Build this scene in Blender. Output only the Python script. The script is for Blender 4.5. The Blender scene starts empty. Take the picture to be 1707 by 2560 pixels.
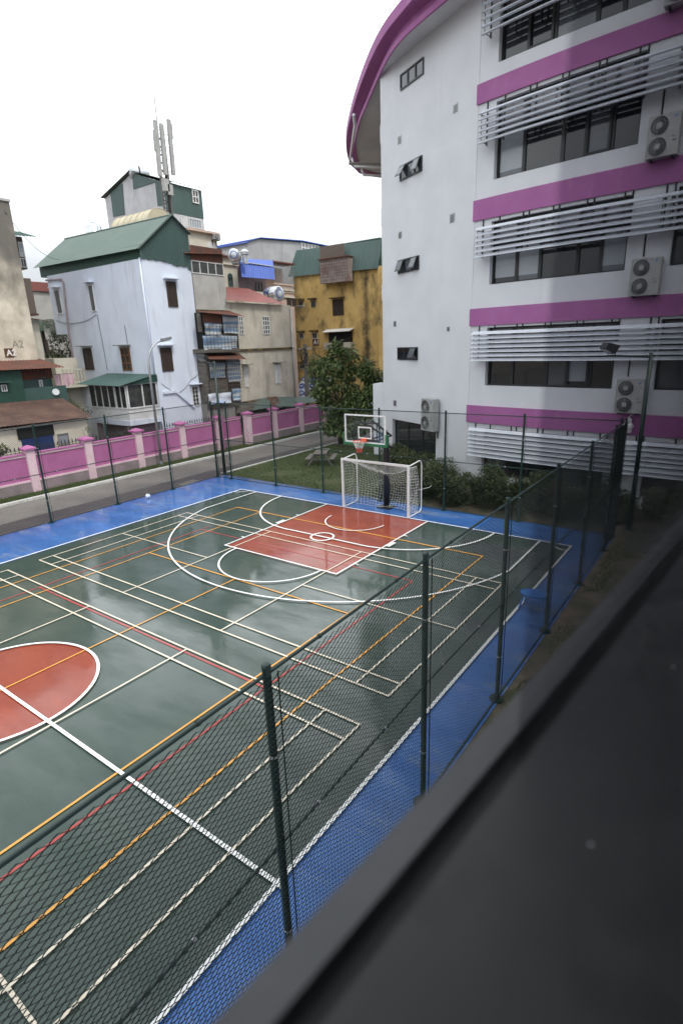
import bpy, math, random
from math import radians, sin, cos, pi, sqrt
from mathutils import Vector as V, Matrix
random.seed(7)
sc = bpy.context.scene
COL = sc.collection

# ------------------------------------------------------------------ camera
F = 1376.5264; PW, PH = 1707.0, 2560.0
CAM = V((17.66800, 18.85530, 6.50109))
RR = V((-0.5845757, 0.8106743, -0.0328409)); RD = V((0.2557518, 0.1457063, -0.9556991)); RF = V((-0.7699755, -0.5670775, -0.2925077))
cd = bpy.data.cameras.new('camera'); cam = bpy.data.objects.new('camera', cd); COL.objects.link(cam)
cam.matrix_world = Matrix(((RR.x, -RD.x, -RF.x, CAM.x), (RR.y, -RD.y, -RF.y, CAM.y), (RR.z, -RD.z, -RF.z, CAM.z), (0, 0, 0, 1)))
cd.sensor_fit = 'VERTICAL'; cd.sensor_height = 36.0; cd.sensor_width = 24.0; cd.lens = F/PH*36.0
cd.clip_start = 0.02; cd.clip_end = 2000
cd.dof.use_dof = True; cd.dof.focus_distance = 11.0; cd.dof.aperture_fstop = 2.0
sc.camera = cam
sc.render.resolution_x, sc.render.resolution_y = 682, 1024

# ------------------------------------------------------------------ sky, sun, exposure
SUN_EL, SUN_AZ = radians(57), radians(80)     # azimuth measured from +X towards +Y (direction to the sun)
w = bpy.data.worlds.new("World"); sc.world = w; w.use_nodes = True
nt = w.node_tree; nt.nodes.clear()
def N(t, tree, **k):
    n = tree.nodes.new(t)
    for a, b in k.items(): setattr(n, a, b)
    return n
wo = N('ShaderNodeOutputWorld', nt); bg = N('ShaderNodeBackground', nt)
sky = N('ShaderNodeTexSky', nt); sky.sky_type = 'NISHITA'; sky.sun_disc = False
sky.sun_elevation = SUN_EL; sky.sun_rotation = radians(90)-SUN_AZ; sky.dust_density = 4
tc = N('ShaderNodeTexCoord', nt); sep = N('ShaderNodeSeparateXYZ', nt); nt.links.new(tc.outputs['Generated'], sep.inputs[0])
cr = N('ShaderNodeValToRGB', nt)                # overcast: zenith about twice the horizon
e = cr.color_ramp.elements; e[0].position = 0.02; e[0].color = (6.3, 6.4, 6.5, 1); e[1].position = 1.0; e[1].color = (17, 17.4, 18, 1)
em = e.new(.34); em.color = (20, 20.2, 20.5, 1); em = e.new(.6); em.color = (22, 22.3, 22.8, 1)
nt.links.new(sep.outputs['Z'], cr.inputs[0])
nz = N('ShaderNodeTexNoise', nt); nz.inputs['Scale'].default_value = 2.2; nz.inputs['Detail'].default_value = 6; nz.inputs['Roughness'].default_value = .55
mp = N('ShaderNodeMapping', nt); mp.inputs['Scale'].default_value = (1, 1, 2.6)
nt.links.new(tc.outputs['Generated'], mp.inputs[0]); nt.links.new(mp.outputs[0], nz.inputs['Vector'])
cl = N('ShaderNodeValToRGB', nt); ce = cl.color_ramp.elements
ce[0].position = .3; ce[0].color = (.70, .72, .75, 1); ce[1].position = .7; ce[1].color = (1.12, 1.12, 1.12, 1)
nt.links.new(nz.outputs['Fac'], cl.inputs[0])
mu = N('ShaderNodeMixRGB', nt, blend_type='MULTIPLY'); mu.inputs[0].default_value = 1
nt.links.new(cr.outputs[0], mu.inputs[1]); nt.links.new(cl.outputs[0], mu.inputs[2])
mx = N('ShaderNodeMixRGB', nt); mx.inputs[0].default_value = .92
nt.links.new(sky.outputs[0], mx.inputs[1]); nt.links.new(mu.outputs[0], mx.inputs[2])
nt.links.new(mx.outputs[0], bg.inputs['Color']); bg.inputs['Strength'].default_value = 0.13
nt.links.new(bg.outputs[0], wo.inputs[0])
sl = bpy.data.lights.new('sun', 'SUN'); sl.energy = 2.3; sl.angle = radians(12); sl.color = (1, .95, .87)
so = bpy.data.objects.new('sun', sl); COL.objects.link(so)
sd = V((cos(SUN_EL)*cos(SUN_AZ), cos(SUN_EL)*sin(SUN_AZ), sin(SUN_EL)))
so.rotation_euler = sd.to_track_quat('Z', 'Y').to_euler()
sc.view_settings.view_transform = 'Standard'; sc.view_settings.look = 'None'
sc.view_settings.exposure = -0.14; sc.view_settings.gamma = 1.0
try:
    sc.cycles.max_bounces = 8; sc.cycles.transparent_max_bounces = 24; sc.cycles.caustics_reflective = False; sc.cycles.caustics_refractive = False
    sc.cycles.use_denoising = True
except Exception: pass

# ------------------------------------------------------------------ where a picture ray meets a plane (used to read real positions)
def ray(u, v): return RR*((u-PW/2)/F) + RD*((v-PH/2)/F) + RF
def PX(q, X): d = ray(*q); return CAM + d*((X-CAM.x)/d.x)
def PY(q, Y): d = ray(*q); return CAM + d*((Y-CAM.y)/d.y)
def PZ(q, Z=0.0): d = ray(*q); return CAM + d*((Z-CAM.z)/d.z)
def Z1(x, y): return (x*.35077, 380+y*.35077)
def Z2(x, y): return (450+x*.35077, 500+y*.35077)
def Z3(x, y): return (x*.38265, 900+y*.38265)
def Z4(x, y): return (600+x*.38265, 950+y*.38265)

# ------------------------------------------------------------------ mesh helpers
class MB:
    def __init__(s): s.v = []; s.f = []
    def add(s, vs, fs):
        b = len(s.v); s.v += [tuple(p) for p in vs]; s.f += [tuple(i+b for i in f) for f in fs]; return s
    def box(s, x0, x1, y0, y1, z0, z1):
        return s.obox(V((x0, y0, z0)), V((x1-x0, 0, 0)), V((0, y1-y0, 0)), V((0, 0, z1-z0)))
    def obox(s, o, a, b, c):
        o, a, b, c = V(o), V(a), V(b), V(c)
        vs = [o, o+a, o+a+b, o+b, o+c, o+a+c, o+a+b+c, o+b+c]
        return s.add(vs, [(0, 3, 2, 1), (4, 5, 6, 7), (0, 1, 5, 4), (1, 2, 6, 5), (2, 3, 7, 6), (3, 0, 4, 7)])
    def quad(s, *p): return s.add([V(q) for q in p], [tuple(range(len(p)))])
    def prism(s, pts, vec):
        pts = [V(p) for p in pts]; n = len(pts); vec = V(vec)
        return s.add(pts+[p+vec for p in pts], [tuple(range(n))[::-1], tuple(range(n, 2*n))]+[(i, (i+1) % n, (i+1) % n+n, i+n) for i in range(n)])
    def tube(s, pts, r, n=6, closed=False, caps=True):
        pts = [V(p) for p in pts]; m = len(pts); rs = r if isinstance(r, (list, tuple)) else [r]*m
        vs = []; ref = None
        for i, p in enumerate(pts):
            a = pts[i-1] if (i > 0 or closed) else p; b = pts[(i+1) % m] if (i < m-1 or closed) else p
            t = (b-a).normalized()
            if ref is None:
                ref = t.cross(V((0, 0, 1)))
                if ref.length < .1: ref = t.cross(V((1, 0, 0)))
            else: ref = ref-t*ref.dot(t)
            ref.normalize(); q = t.cross(ref)
            for k in range(n):
                an = 2*pi*k/n; vs.append(p+(ref*cos(an)+q*sin(an))*rs[i])
        fs = []
        for i in range(m if closed else m-1):
            j = (i+1) % m
            for k in range(n): fs.append((i*n+k, i*n+(k+1) % n, j*n+(k+1) % n, j*n+k))
        if caps and not closed: fs += [tuple(range(n))[::-1], tuple(range((m-1)*n, m*n))]
        return s.add(vs, fs)
    def lathe(s, c, prof, n=16, axis=V((0, 0, 1))):
        c = V(c); axis = axis.normalized(); a = axis.cross(V((1, 0, 0)))
        if a.length < .1: a = axis.cross(V((0, 1, 0)))
        a.normalize(); b = axis.cross(a); vs = []
        for r, h in prof:
            for k in range(n): an = 2*pi*k/n; vs.append(c+axis*h+(a*cos(an)+b*sin(an))*r)
        m = len(prof); fs = [(i*n+k, i*n+(k+1) % n, (i+1)*n+(k+1) % n, (i+1)*n+k) for i in range(m-1) for k in range(n)]
        fs += [tuple(range(n))[::-1], tuple(range((m-1)*n, m*n))]
        return s.add(vs, fs)
    def sheet(s, o, u, v, pitch=.2, amp=.02, sag=0):
        """corrugated sheet: ridges run along v, waves along u"""
        o, u, v = V(o), V(u), V(v); nrm = u.cross(v).normalized(); n = max(2, int(u.length/pitch*2)); vs = []; fs = []
        for i in range(n+1):
            p = o+u*(i/n)+nrm*(amp if i % 2 else -amp); vs += [p, p+v]
        for i in range(n): fs.append((2*i, 2*i+2, 2*i+3, 2*i+1))
        return s.add(vs, fs)
    def sheet4(s, p00, p10, p01, p11, pitch=.2, amp=.02):
        p00, p10, p01, p11 = V(p00), V(p10), V(p01), V(p11)
        nrm = (p10-p00).cross(p01-p00).normalized(); n = max(2, int(max((p10-p00).length, (p11-p01).length)/pitch*2)); vs = []; fs = []
        for i in range(n+1):
            t = i/n; d = nrm*(amp if i % 2 else -amp); vs += [p00.lerp(p10, t)+d, p01.lerp(p11, t)+d]
        for i in range(n): fs.append((2*i, 2*i+2, 2*i+3, 2*i+1))
        return s.add(vs, fs)
    def build(s, name, m, parent=None, smooth=False, **props):
        me = bpy.data.meshes.new(name); L = wloc(parent) if parent else V((0, 0, 0))
        me.from_pydata([(x-L.x, y-L.y, z-L.z) for x, y, z in s.v], [], s.f); me.materials.append(m)
        if smooth: me.polygons.foreach_set('use_smooth', [True]*len(me.polygons))
        me.update(); o = bpy.data.objects.new(name, me); COL.objects.link(o); o.parent = parent
        for k, x in props.items(): o[k] = x
        return o
def wloc(o):
    p = V((0, 0, 0))
    while o: p += o.location; o = o.parent
    return p
def thing(name, label, cat, loc=(0, 0, 0), group=None):
    o = bpy.data.objects.new(name, None); COL.objects.link(o); o.location = loc; o.empty_display_size = .2
    o['label'] = label; o['category'] = cat
    if group: o['group'] = group
    return o
def tag(o, label, cat, group=None):
    o['label'] = label; o['category'] = cat
    if group: o['group'] = group
    return o
def copy_tree(o, parent=None, d=(0, 0, 0)):
    c = o.copy(); COL.objects.link(c); c.parent = parent; c.location = o.location+V(d)
    for ch in list(o.children): copy_tree(ch, c)
    return c
def relabel(o, label): o['label'] = label; return o

# ------------------------------------------------------------------ materials
def rgb(r, g, b): return (r, g, b, 1)
def mat(name, col, rough=.6, col2=None, scale=4, detail=6, lo=.35, hi=.65, bump=0, bscale=60, metal=0, stretch=(1, 1, 1), spec=.5, coat=0, island=0, col3=None, s3=1.0, lo3=.55, hi3=.7, st3=(1, 1, 1), rough2=None):
    m = bpy.data.materials.new(name); m.use_nodes = True; t = m.node_tree; b = t.nodes['Principled BSDF']; Lk = t.links.new
    b.inputs['Roughness'].default_value = rough; b.inputs['Metallic'].default_value = metal; b.inputs['Specular IOR Level'].default_value = spec
    b.inputs['Coat Weight'].default_value = coat; b.inputs['Coat Roughness'].default_value = .08
    b.inputs['Base Color'].default_value = rgb(*col)
    tcn = N('ShaderNodeTexCoord', t)
    def noise(sc_, st, det=detail, ro=.6):
        mpn = N('ShaderNodeMapping', t); mpn.inputs['Scale'].default_value = st; Lk(tcn.outputs['Object'], mpn.inputs[0])
        n = N('ShaderNodeTexNoise', t); n.inputs['Scale'].default_value = sc_; n.inputs['Detail'].default_value = det; n.inputs['Roughness'].default_value = ro
        Lk(mpn.outputs[0], n.inputs['Vector']); return n.outputs['Fac']
    def ramp(fac, a, c):
        r = N('ShaderNodeMapRange', t); r.inputs['From Min'].default_value = a; r.inputs['From Max'].default_value = c; r.clamp = True; Lk(fac, r.inputs['Value']); return r.outputs['Result']
    out = None
    if col2:
        mixn = N('ShaderNodeMixRGB', t); mixn.inputs[1].default_value = rgb(*col); mixn.inputs[2].default_value = rgb(*col2)
        if island:
            g = N('ShaderNodeNewGeometry', t); Lk(g.outputs['Random Per Island'], mixn.inputs[0])
        else:
            fac = ramp(noise(scale, stretch), lo, hi); Lk(fac, mixn.inputs[0])
            if rough2 is not None:
                rr = N('ShaderNodeMapRange', t); rr.inputs['To Min'].default_value = rough; rr.inputs['To Max'].default_value = rough2; Lk(fac, rr.inputs['Value']); Lk(rr.outputs['Result'], b.inputs['Roughness'])
        out = mixn.outputs[0]
    if col3:
        m3 = N('ShaderNodeMixRGB', t); m3.inputs[1].default_value = rgb(*col); m3.inputs[2].default_value = rgb(*col3)
        if out: Lk(out, m3.inputs[1])
        Lk(ramp(noise(s3, st3, 8, .65), lo3, hi3), m3.inputs[0]); out = m3.outputs[0]
    if out: Lk(out, b.inputs['Base Color'])
    if bump:
        bn = N('ShaderNodeBump', t); bn.inputs['Strength'].default_value = bump; bn.inputs['Distance'].default_value = .02
        Lk(noise(bscale, (1, 1, 1), 3), bn.inputs['Height']); Lk(bn.outputs[0], b.inputs['Normal'])
    return m
def glass_mat(name, tint=(1, 1, 1), f0=.04, refl=1.0):
    """thin clear sheet: Schlick reflection, the same from both sides"""
    m = bpy.data.materials.new(name); m.use_nodes = True; t = m.node_tree; t.nodes.clear(); Lk = t.links.new
    o = N('ShaderNodeOutputMaterial', t); mixs = N('ShaderNodeMixShader', t); tr = N('ShaderNodeBsdfTransparent', t); gl = N('ShaderNodeBsdfGlossy', t)
    lw = N('ShaderNodeLayerWeight', t); lw.inputs['Blend'].default_value = .5
    pw = N('ShaderNodeMath', t, operation='POWER'); pw.inputs[1].default_value = 5; Lk(lw.outputs['Facing'], pw.inputs[0])
    ma = N('ShaderNodeMath', t, operation='MULTIPLY_ADD'); ma.inputs[1].default_value = 1-f0; ma.inputs[2].default_value = f0; Lk(pw.outputs[0], ma.inputs[0])
    tr.inputs['Color'].default_value = rgb(*tint); gl.inputs['Roughness'].default_value = 0.0; gl.inputs['Color'].default_value = (refl, refl, refl, 1)
    Lk(ma.outputs[0], mixs.inputs[0]); Lk(tr.outputs[0], mixs.inputs[1]); Lk(gl.outputs[0], mixs.inputs[2]); Lk(mixs.outputs[0], o.inputs[0]); return m
def wet(name, col, col2, dull=0, scuff=(7, .66, .78, .4)):
    """painted acrylic court surface with a patchy film of rain water"""
    m = bpy.data.materials.new(name); m.use_nodes = True; t = m.node_tree; b = t.nodes['Principled BSDF']; Lk = t.links.new
    tcn = N('ShaderNodeTexCoord', t)
    def noise(sc_, det=6, st=(1, 1, 1), ro=.6, rot=0):
        mpn = N('ShaderNodeMapping', t); mpn.inputs['Scale'].default_value = st; mpn.inputs['Rotation'].default_value = (0, 0, rot); Lk(tcn.outputs['Object'], mpn.inputs[0])
        n = N('ShaderNodeTexNoise', t); n.inputs['Scale'].default_value = sc_; n.inputs['Detail'].default_value = det; n.inputs['Roughness'].default_value = ro
        Lk(mpn.outputs[0], n.inputs['Vector']); return n.outputs['Fac']
    def rng(fac, a, c, lo, hi):
        r = N('ShaderNodeMapRange', t); r.inputs['From Min'].default_value = a; r.inputs['From Max'].default_value = c; r.inputs['To Min'].default_value = lo; r.inputs['To Max'].default_value = hi; Lk(fac, r.inputs['Value']); return r.outputs['Result']
    mixn = N('ShaderNodeMixRGB', t); mixn.inputs[1].default_value = rgb(*col); mixn.inputs[2].default_value = rgb(*col2)
    Lk(rng(noise(1.6, 8, (1, .5, 1)), .38, .66, 0, 1), mixn.inputs[0])
    m2 = N('ShaderNodeMixRGB', t, blend_type='MULTIPLY'); m2.inputs[0].default_value = 1; Lk(mixn.outputs[0], m2.inputs[1])
    Lk(rng(noise(90, 3), .3, .7, .8, 1.2), m2.inputs[2])
    # pale scuffs
    m3 = N('ShaderNodeMixRGB', t); Lk(m2.outputs[0], m3.inputs[1]); m3.inputs[2].default_value = (.3, .32, .3, 1)
    Lk(rng(noise(scuff[0], 9, (1, .25, 1), .75, .5), scuff[1], scuff[2], 0, scuff[3]), m3.inputs[0]); Lk(m3.outputs[0], b.inputs['Base Color'])
    b.inputs['Roughness'].default_value = .55; b.inputs['Specular IOR Level'].default_value = .5
    sx = N('ShaderNodeSeparateXYZ', t); Lk(tcn.outputs['Object'], sx.inputs[0])
    wa = N('ShaderNodeMath', t, operation='MULTIPLY_ADD'); Lk(sx.outputs['X'], wa.inputs[0]); wa.inputs[1].default_value = 1.0
    wb = N('ShaderNodeMath', t, operation='MULTIPLY_ADD'); Lk(sx.outputs['Y'], wb.inputs[0]); wb.inputs[1].default_value = .75; Lk(noise(.35, 6), wb.inputs[2]); Lk(wb.outputs[0], wa.inputs[2])
    wet_ = rng(wa.outputs[0], 17.0, 25.0, 1.0-dull, .35-dull*.3)
    wm_ = N('ShaderNodeMath', t, operation='MULTIPLY'); Lk(wet_, wm_.inputs[0]); Lk(rng(noise(.8, 8, (1, .32, 1), .66, .55), .45, .64, 1.0, .38), wm_.inputs[1])
    Lk(wm_.outputs[0], b.inputs['Coat Weight'])
    Lk(rng(noise(1.3, 7, (1, .4, 1), .65, .4), .38, .66, .03, .17), b.inputs['Coat Roughness'])
    b.inputs['Coat IOR'].default_value = 1.72; b.inputs['Specular IOR Level'].default_value = .3
    bn = N('ShaderNodeBump', t); bn.inputs['Strength'].default_value = .1; bn.inputs['Distance'].default_value = .012; Lk(noise(4, 5, (1, .35, 1), .6, .5), bn.inputs['Height']); Lk(bn.outputs[0], b.inputs['Coat Normal'])
    return m
M = {}
M['court_green'] = wet('green court paint', (.028, .053, .041), (.040, .066, .051))
M['court_blue'] = wet('blue court paint', (.028, .118, .37), (.055, .17, .46), 0, (1.1, .535, .66, .6))
M['court_red'] = wet('red court paint', (.25, .040, .018), (.31, .060, .028))
M['line_white'] = wet('white court line paint', (.88, .88, .86), (.8, .8, .77), .5)
M['line_cream'] = wet('cream court line paint', (.78, .70, .56), (.66, .58, .46), .5)
M['line_orange'] = wet('orange court line paint', (.74, .36, .07), (.62, .29, .055), .5)
M['line_red'] = wet('red court line paint', (.42, .06, .055), (.32, .055, .05), .5)
M['asphalt_dark'] = mat('damp asphalt', (.05, .05, .05), .45, (.08, .078, .072), .6, 7, .4, .62, .3, 90, spec=.6)
M['asphalt'] = mat('wet worn asphalt', (.135, .131, .12), .55, (.20, .19, .168), .35, 7, .42, .6, .3, 90, spec=.6, col3=(.17, .15, .13), s3=1.4, lo3=.55, hi3=.68, st3=(.25, 1.6, 1))
M['kerb'] = mat('white painted kerb', (.66, .66, .64), .7, (.42, .41, .38), 5, 6, .45, .75, .2, 60)
M['ground'] = mat('bare ground', (.17, .14, .11), .9, (.1, .085, .06), .7, 8, .4, .6, .4, 20)
M['turf'] = mat('short turf', (.048, .070, .022), .9, (.07, .074, .03), 1.3, 8, .38, .64, .7, 60, col3=(.12, .095, .06), s3=.6, lo3=.62, hi3=.78)
M['soil'] = mat('brown soil with thin grass', (.14, .108, .078), .95, (.05, .055, .025), 1.6, 9, .4, .62, .8, 35, col3=(.2, .15, .115), s3=2.2, lo3=.58, hi3=.75)
M['path_shaded'] = mat('shade darkened concrete', (.07, .068, .055), .9, (.045, .05, .035), 2, 8)  # concrete with the shade beside the near wing put into its colour
M['blade'] = mat('grass blades', (.05, .09, .02), .7, (.095, .12, .035), island=1)
M['green_steel'] = mat('dark green painted steel', (.007, .026, .021), .35, (.011, .036, .029), 9, 5, .4, .7, spec=.5)
M['green_wire'] = mat('dark green coated wire', (.005, .012, .010), .55, spec=.3)
M['galv'] = mat('galvanised steel', (.45, .46, .47), .4, (.35, .36, .37), 12, 4, metal=.7)
M['pink'] = mat('magenta wall paint', (.46, .15, .335), .75, (.41, .13, .295), 1.2, 8, .4, .65, .12, 80, col3=(.56, .2, .44), s3=1.9, lo3=.54, hi3=.85, st3=(1, 1, .35))
M['palepink'] = mat('pale pink wall paint', (.82, .60, .66), .75, (.68, .50, .55), 1.6, 8, .42, .7, .12, 80)
M['plinth'] = mat('grey mauve plinth', (.33, .26, .28), .85, (.24, .20, .2), 1.6, 8, .4, .66, .2, 60)
M['white_plaster'] = mat('bluish white plaster', (.70, .75, .85), .8, (.62, .67, .77), .5, 8, .38, .65, .10, 70, col3=(.42, .44, .48), s3=1.2, lo3=.56, hi3=.84, st3=(1.5, 1.5, .22))
M['school_white'] = mat('rough white render', (.70, .71, .735), .85, (.65, .66, .69), .8, 8, .4, .65, .22, 55, col3=(.56, .57, .6), s3=1.1, lo3=.60, hi3=.84, st3=(2.6, 2.6, .13))
M['school_magenta'] = mat('purple band paint', (.35, .11, .295), .7, (.39, .135, .33), 1.1, 8, .4, .66, .12, 60, col3=(.48, .2, .4), s3=1.6, lo3=.58, hi3=.8, st3=(1.5, 1.5, .4))
M['soffit'] = mat('grey soffit', (.66, .67, .68), .85, (.58, .59, .6), .7)
M['louvre'] = mat('pale grey aluminium', (.66, .69, .74), .45, (.58, .61, .66), 3, 5)
M['dark_frame'] = mat('charcoal window frame', (.018, .019, .021), .4)
M['dark_glass'] = mat('dark window glass', (.016, .019, .023), .05, spec=.8)
M['grey_glass'] = mat('grey window glass', (.09, .10, .115), .06, spec=.8)
M['blind'] = mat('pale roller blind behind glass', (.30, .33, .36), .22, (.27, .30, .33), 60, 2, spec=.7, coat=.5)
M['pale_pane'] = mat('pale reflective upper glass', (.22, .215, .235), .1, (.17, .165, .18), 2, spec=.7)
M['sash_glass'] = mat('tilted sash glass', (.13, .145, .16), .12, (.10, .11, .125), 3, spec=.7)
M['house_glass'] = mat('dim house glass', (.02, .022, .024), .12, (.06, .06, .055), 3)
M['white_frame'] = mat('white window frame', (.74, .74, .74), .5, (.6, .6, .58), 4)
M['green_sheet'] = mat('green corrugated sheet', (.044, .086, .076), .5, (.056, .104, .093), 1.1, 7, .4, .66, stretch=(1, 1, .3))
M['green_roof'] = mat('weathered green roof sheet', (.10, .142, .122), .5, (.118, .158, .138), .8, 7, .4, .66)
M['green_sheet_dk'] = mat('dark green sheet', (.012, .05, .035), .55, (.02, .065, .045), 1.1, 7)
M['rust'] = mat('rusty roof sheet', (.16, .055, .035), .8, (.09, .05, .038), 1.6, 8, .4, .64, col3=(.25, .15, .11), s3=3, lo3=.6, hi3=.8)
M['rust_dark'] = mat('old dark rusty sheet', (.085, .045, .035), .85, (.13, .075, .055), 1.2, 9, .38, .62, col3=(.045, .035, .03), s3=2.5, lo3=.52, hi3=.7, st3=(.4, 1.6, 1.6))
M['red_roof'] = mat('faded red roof sheet', (.27, .085, .075), .6, (.2, .075, .065), 1.1, 8, .4, .66)
M['brown_wood'] = mat('brown shutter wood', (.035, .022, .018), .6, (.055, .035, .026), 8)
M['tan_wood'] = mat('varnished tan wood', (.17, .075, .03), .5, (.12, .05, .02), 6)
M['old_wall'] = mat('stained beige concrete', (.70, .62, .50), .9, (.38, .33, .26), .7, 9, .38, .66, .25, 40, col3=(.1, .09, .08), s3=.55, lo3=.55, hi3=.8, st3=(1.4, 1.4, .28))
def soot(m, z0, z1, col, amt=.85):
    t = m.node_tree; b = t.nodes['Principled BSDF']; src = b.inputs['Base Color'].links[0].from_socket
    g = N('ShaderNodeTexCoord', t); sx = N('ShaderNodeSeparateXYZ', t); t.links.new(g.outputs['Object'], sx.inputs[0])
    n = N('ShaderNodeTexNoise', t); n.inputs['Scale'].default_value = .7; n.inputs['Detail'].default_value = 8; t.links.new(g.outputs['Object'], n.inputs['Vector'])
    ad = N('ShaderNodeMath', t, operation='MULTIPLY_ADD'); t.links.new(n.outputs['Fac'], ad.inputs[0]); ad.inputs[1].default_value = (z1-z0)*1.6; t.links.new(sx.outputs['Z'], ad.inputs[2])
    r = N('ShaderNodeMapRange', t); r.inputs['From Min'].default_value = z0+(z1-z0)*.8; r.inputs['From Max'].default_value = z1+(z1-z0)*.8; r.inputs['To Max'].default_value = amt; t.links.new(ad.outputs[0], r.inputs['Value'])
    mm = N('ShaderNodeMixRGB', t); mm.inputs[2].default_value = rgb(*col); t.links.new(r.outputs['Result'], mm.inputs[0]); t.links.new(src, mm.inputs[1]); t.links.new(mm.outputs[0], b.inputs['Base Color'])
soot(M['old_wall'], 8.6, 12.5, (.13, .12, .105), .92)
M['beige_wall'] = mat('weathered beige render', (.62, .57, .48), .88, (.48, .44, .37), .8, 9, .38, .64, .2, 40, col3=(.27, .24, .21), s3=.8, lo3=.50, hi3=.74, st3=(1.6, 1.6, .3))
M['grey_wall'] = mat('raw grey render', (.47, .455, .43), .9, (.36, .35, .33), .8, 9, .4, .64, .2, 40, col3=(.2, .19, .17), s3=.9, lo3=.58, hi3=.82, st3=(1.7, 1.7, .25))
M['pale_grey'] = mat('patchy pale grey render', (.56, .56, .58), .85, (.46, .46, .48), .8, 8, .4, .62, .15, 50, col3=(.32, .32, .33), s3=.9, lo3=.55, hi3=.75, st3=(1.5, 1.5, .3))
M['hall_grey'] = mat('cool grey render', (.42, .42, .43), .85, (.35, .35, .36), .6, 8, .4, .62, col3=(.27, .27, .27), s3=.7, lo3=.56, hi3=.76, st3=(1.5, 1.5, .25))
M['yellow_wall'] = mat('mouldy ochre render', (.70, .48, .18), .9, (.58, .38, .13), .7, 9, .38, .66, .2, 40, col3=(.075, .06, .035), s3=.75, lo3=.50, hi3=.72, st3=(1, 1, .6))
M['mould'] = mat('black mould streak', (.05, .045, .03), .95, (.2, .13, .04), 2.5, 8, .45, .62)
M['peach_wall'] = mat('peach render', (.62, .47, .38), .85, (.52, .39, .32), .9)
M['cream_wall'] = mat('cream render', (.66, .62, .52), .85, (.55, .51, .43), .9, col3=(.3, .28, .24), s3=.8, lo3=.62, hi3=.82, st3=(1.6, 1.6, .3))
M['blue_sheet'] = mat('blue awning sheet', (.03, .09, .42), .5, (.045, .12, .5), 1.5)
M['tarp_blue'] = mat('striped blue tarpaulin', (.16, .25, .38), .7, (.5, .53, .54), 2.0, 2, .47, .53, stretch=(.05, .05, 1.6))
M['plank'] = mat('old grey planks', (.09, .08, .07), .9, (.16, .145, .125), 2.2, 8, .4, .62, stretch=(.4, .4, 4))
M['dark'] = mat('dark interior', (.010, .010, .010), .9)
M['stainless'] = mat('stainless tank steel', (.62, .64, .67), .25, (.52, .54, .57), 5, metal=.6)
M['blue_print'] = mat('blue print', (.05, .11, .34), .5)
M['black'] = mat('black rubber', (.012, .012, .013), .6)
M['black_steel'] = mat('black painted steel', (.014, .014, .016), .4)
M['white_paint'] = mat('white enamel', (.80, .80, .80), .35, (.7, .7, .69), 6)
M['net'] = mat('white netting', (.66, .66, .64), .7)
M['orange_rim'] = mat('orange rim paint', (.72, .10, .03), .4)
M['red_net'] = mat('red net cord', (.5, .08, .06), .7)
M['green_pad'] = mat('green board padding', (.02, .14, .06), .5)
M['bark'] = mat('brown bark', (.05, .038, .028), .9, (.085, .065, .048), 6, 8, bump=.6, bscale=20, stretch=(1, 1, .25))
M['leaf'] = mat('dark glossy leaves', (.034, .066, .018), .42, (.17, .21, .08), island=1, spec=.3)
M['leaf_y'] = mat('olive leaves', (.035, .055, .014), .6, (.13, .14, .045), island=1)
M['leaf_d'] = mat('dark shrub leaves', (.028, .045, .018), .6, (.085, .10, .045), island=1, spec=.2)
M['palm'] = mat('palm fronds', (.03, .06, .025), .5, (.07, .1, .04), island=1)
M['wood_grey'] = mat('weathered picnic wood', (.15, .135, .12), .85, (.24, .22, .2), 5, 7, stretch=(1, 8, 8))
M['tarp_white'] = mat('white printed tarpaulin', (.62, .66, .74), .5, (.35, .45, .68), .9, 5, .5, .6)
M['concrete'] = mat('grey concrete', (.30, .29, .27), .9, (.2, .19, .18), 1.4, 8)
M['ac_white'] = mat('ivory appliance paint', (.40, .40, .385), .5, (.33, .33, .32), 3)
M['ac_dark'] = mat('dark fan grille', (.03, .03, .03), .5)
M['sky_blue'] = mat('blue plastic', (.02, .16, .50), .4)
M['frame_grey'] = mat('grey anodised window rail', (.068, .068, .073), .55, (.045, .045, .05), 6, 6, .4, .7)
M['sill_dark'] = mat('dark grey sill board', (.021, .022, .023), .38, (.028, .029, .030), 14, 9, .42, .66, spec=.4, rough2=.55, col3=(.06, .06, .06), s3=45, lo3=.64, hi3=.8)
M['room'] = mat('dim room plaster', (.045, .045, .048), .8)
M['clear'] = glass_mat('clear window glass', (.96, .97, .97))
M['lap'] = glass_mat('lapped sash glass', (.89, .89, .91))
M['board_glass'] = glass_mat('acrylic backboard', (.93, .95, .95))
M['lamp_glass'] = mat('lamp lens', (.5, .55, .52), .15, spec=.8)
M['brown_plate'] = mat('brown number plate', (.10, .045, .025), .6)
M['plate_white'] = mat('white lettering', (.75, .74, .7), .6)
M['ghost_grey'] = mat('faded grey lettering', (.22, .2, .17), .9)
M['car_white'] = mat('white car paint', (.7, .7, .7), .25, coat=.6)
M['laundry'] = mat('pink laundry', (.6, .42, .46), .8)
M['steel_blue'] = mat('blue steel door', (.018, .04, .14), .5, (.012, .03, .11), 2)
M['grille'] = mat('rusty window grille', (.14, .11, .09), .8)
M['tank_beige'] = mat('beige roof vault', (.56, .50, .36), .7, (.46, .41, .3), 1.2)
M['mast_grey'] = mat('dull mast steel', (.12, .12, .125), .6, (.07, .07, .07), 3)
M['cable'] = mat('black cable', (.015, .015, .015), .7)

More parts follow.
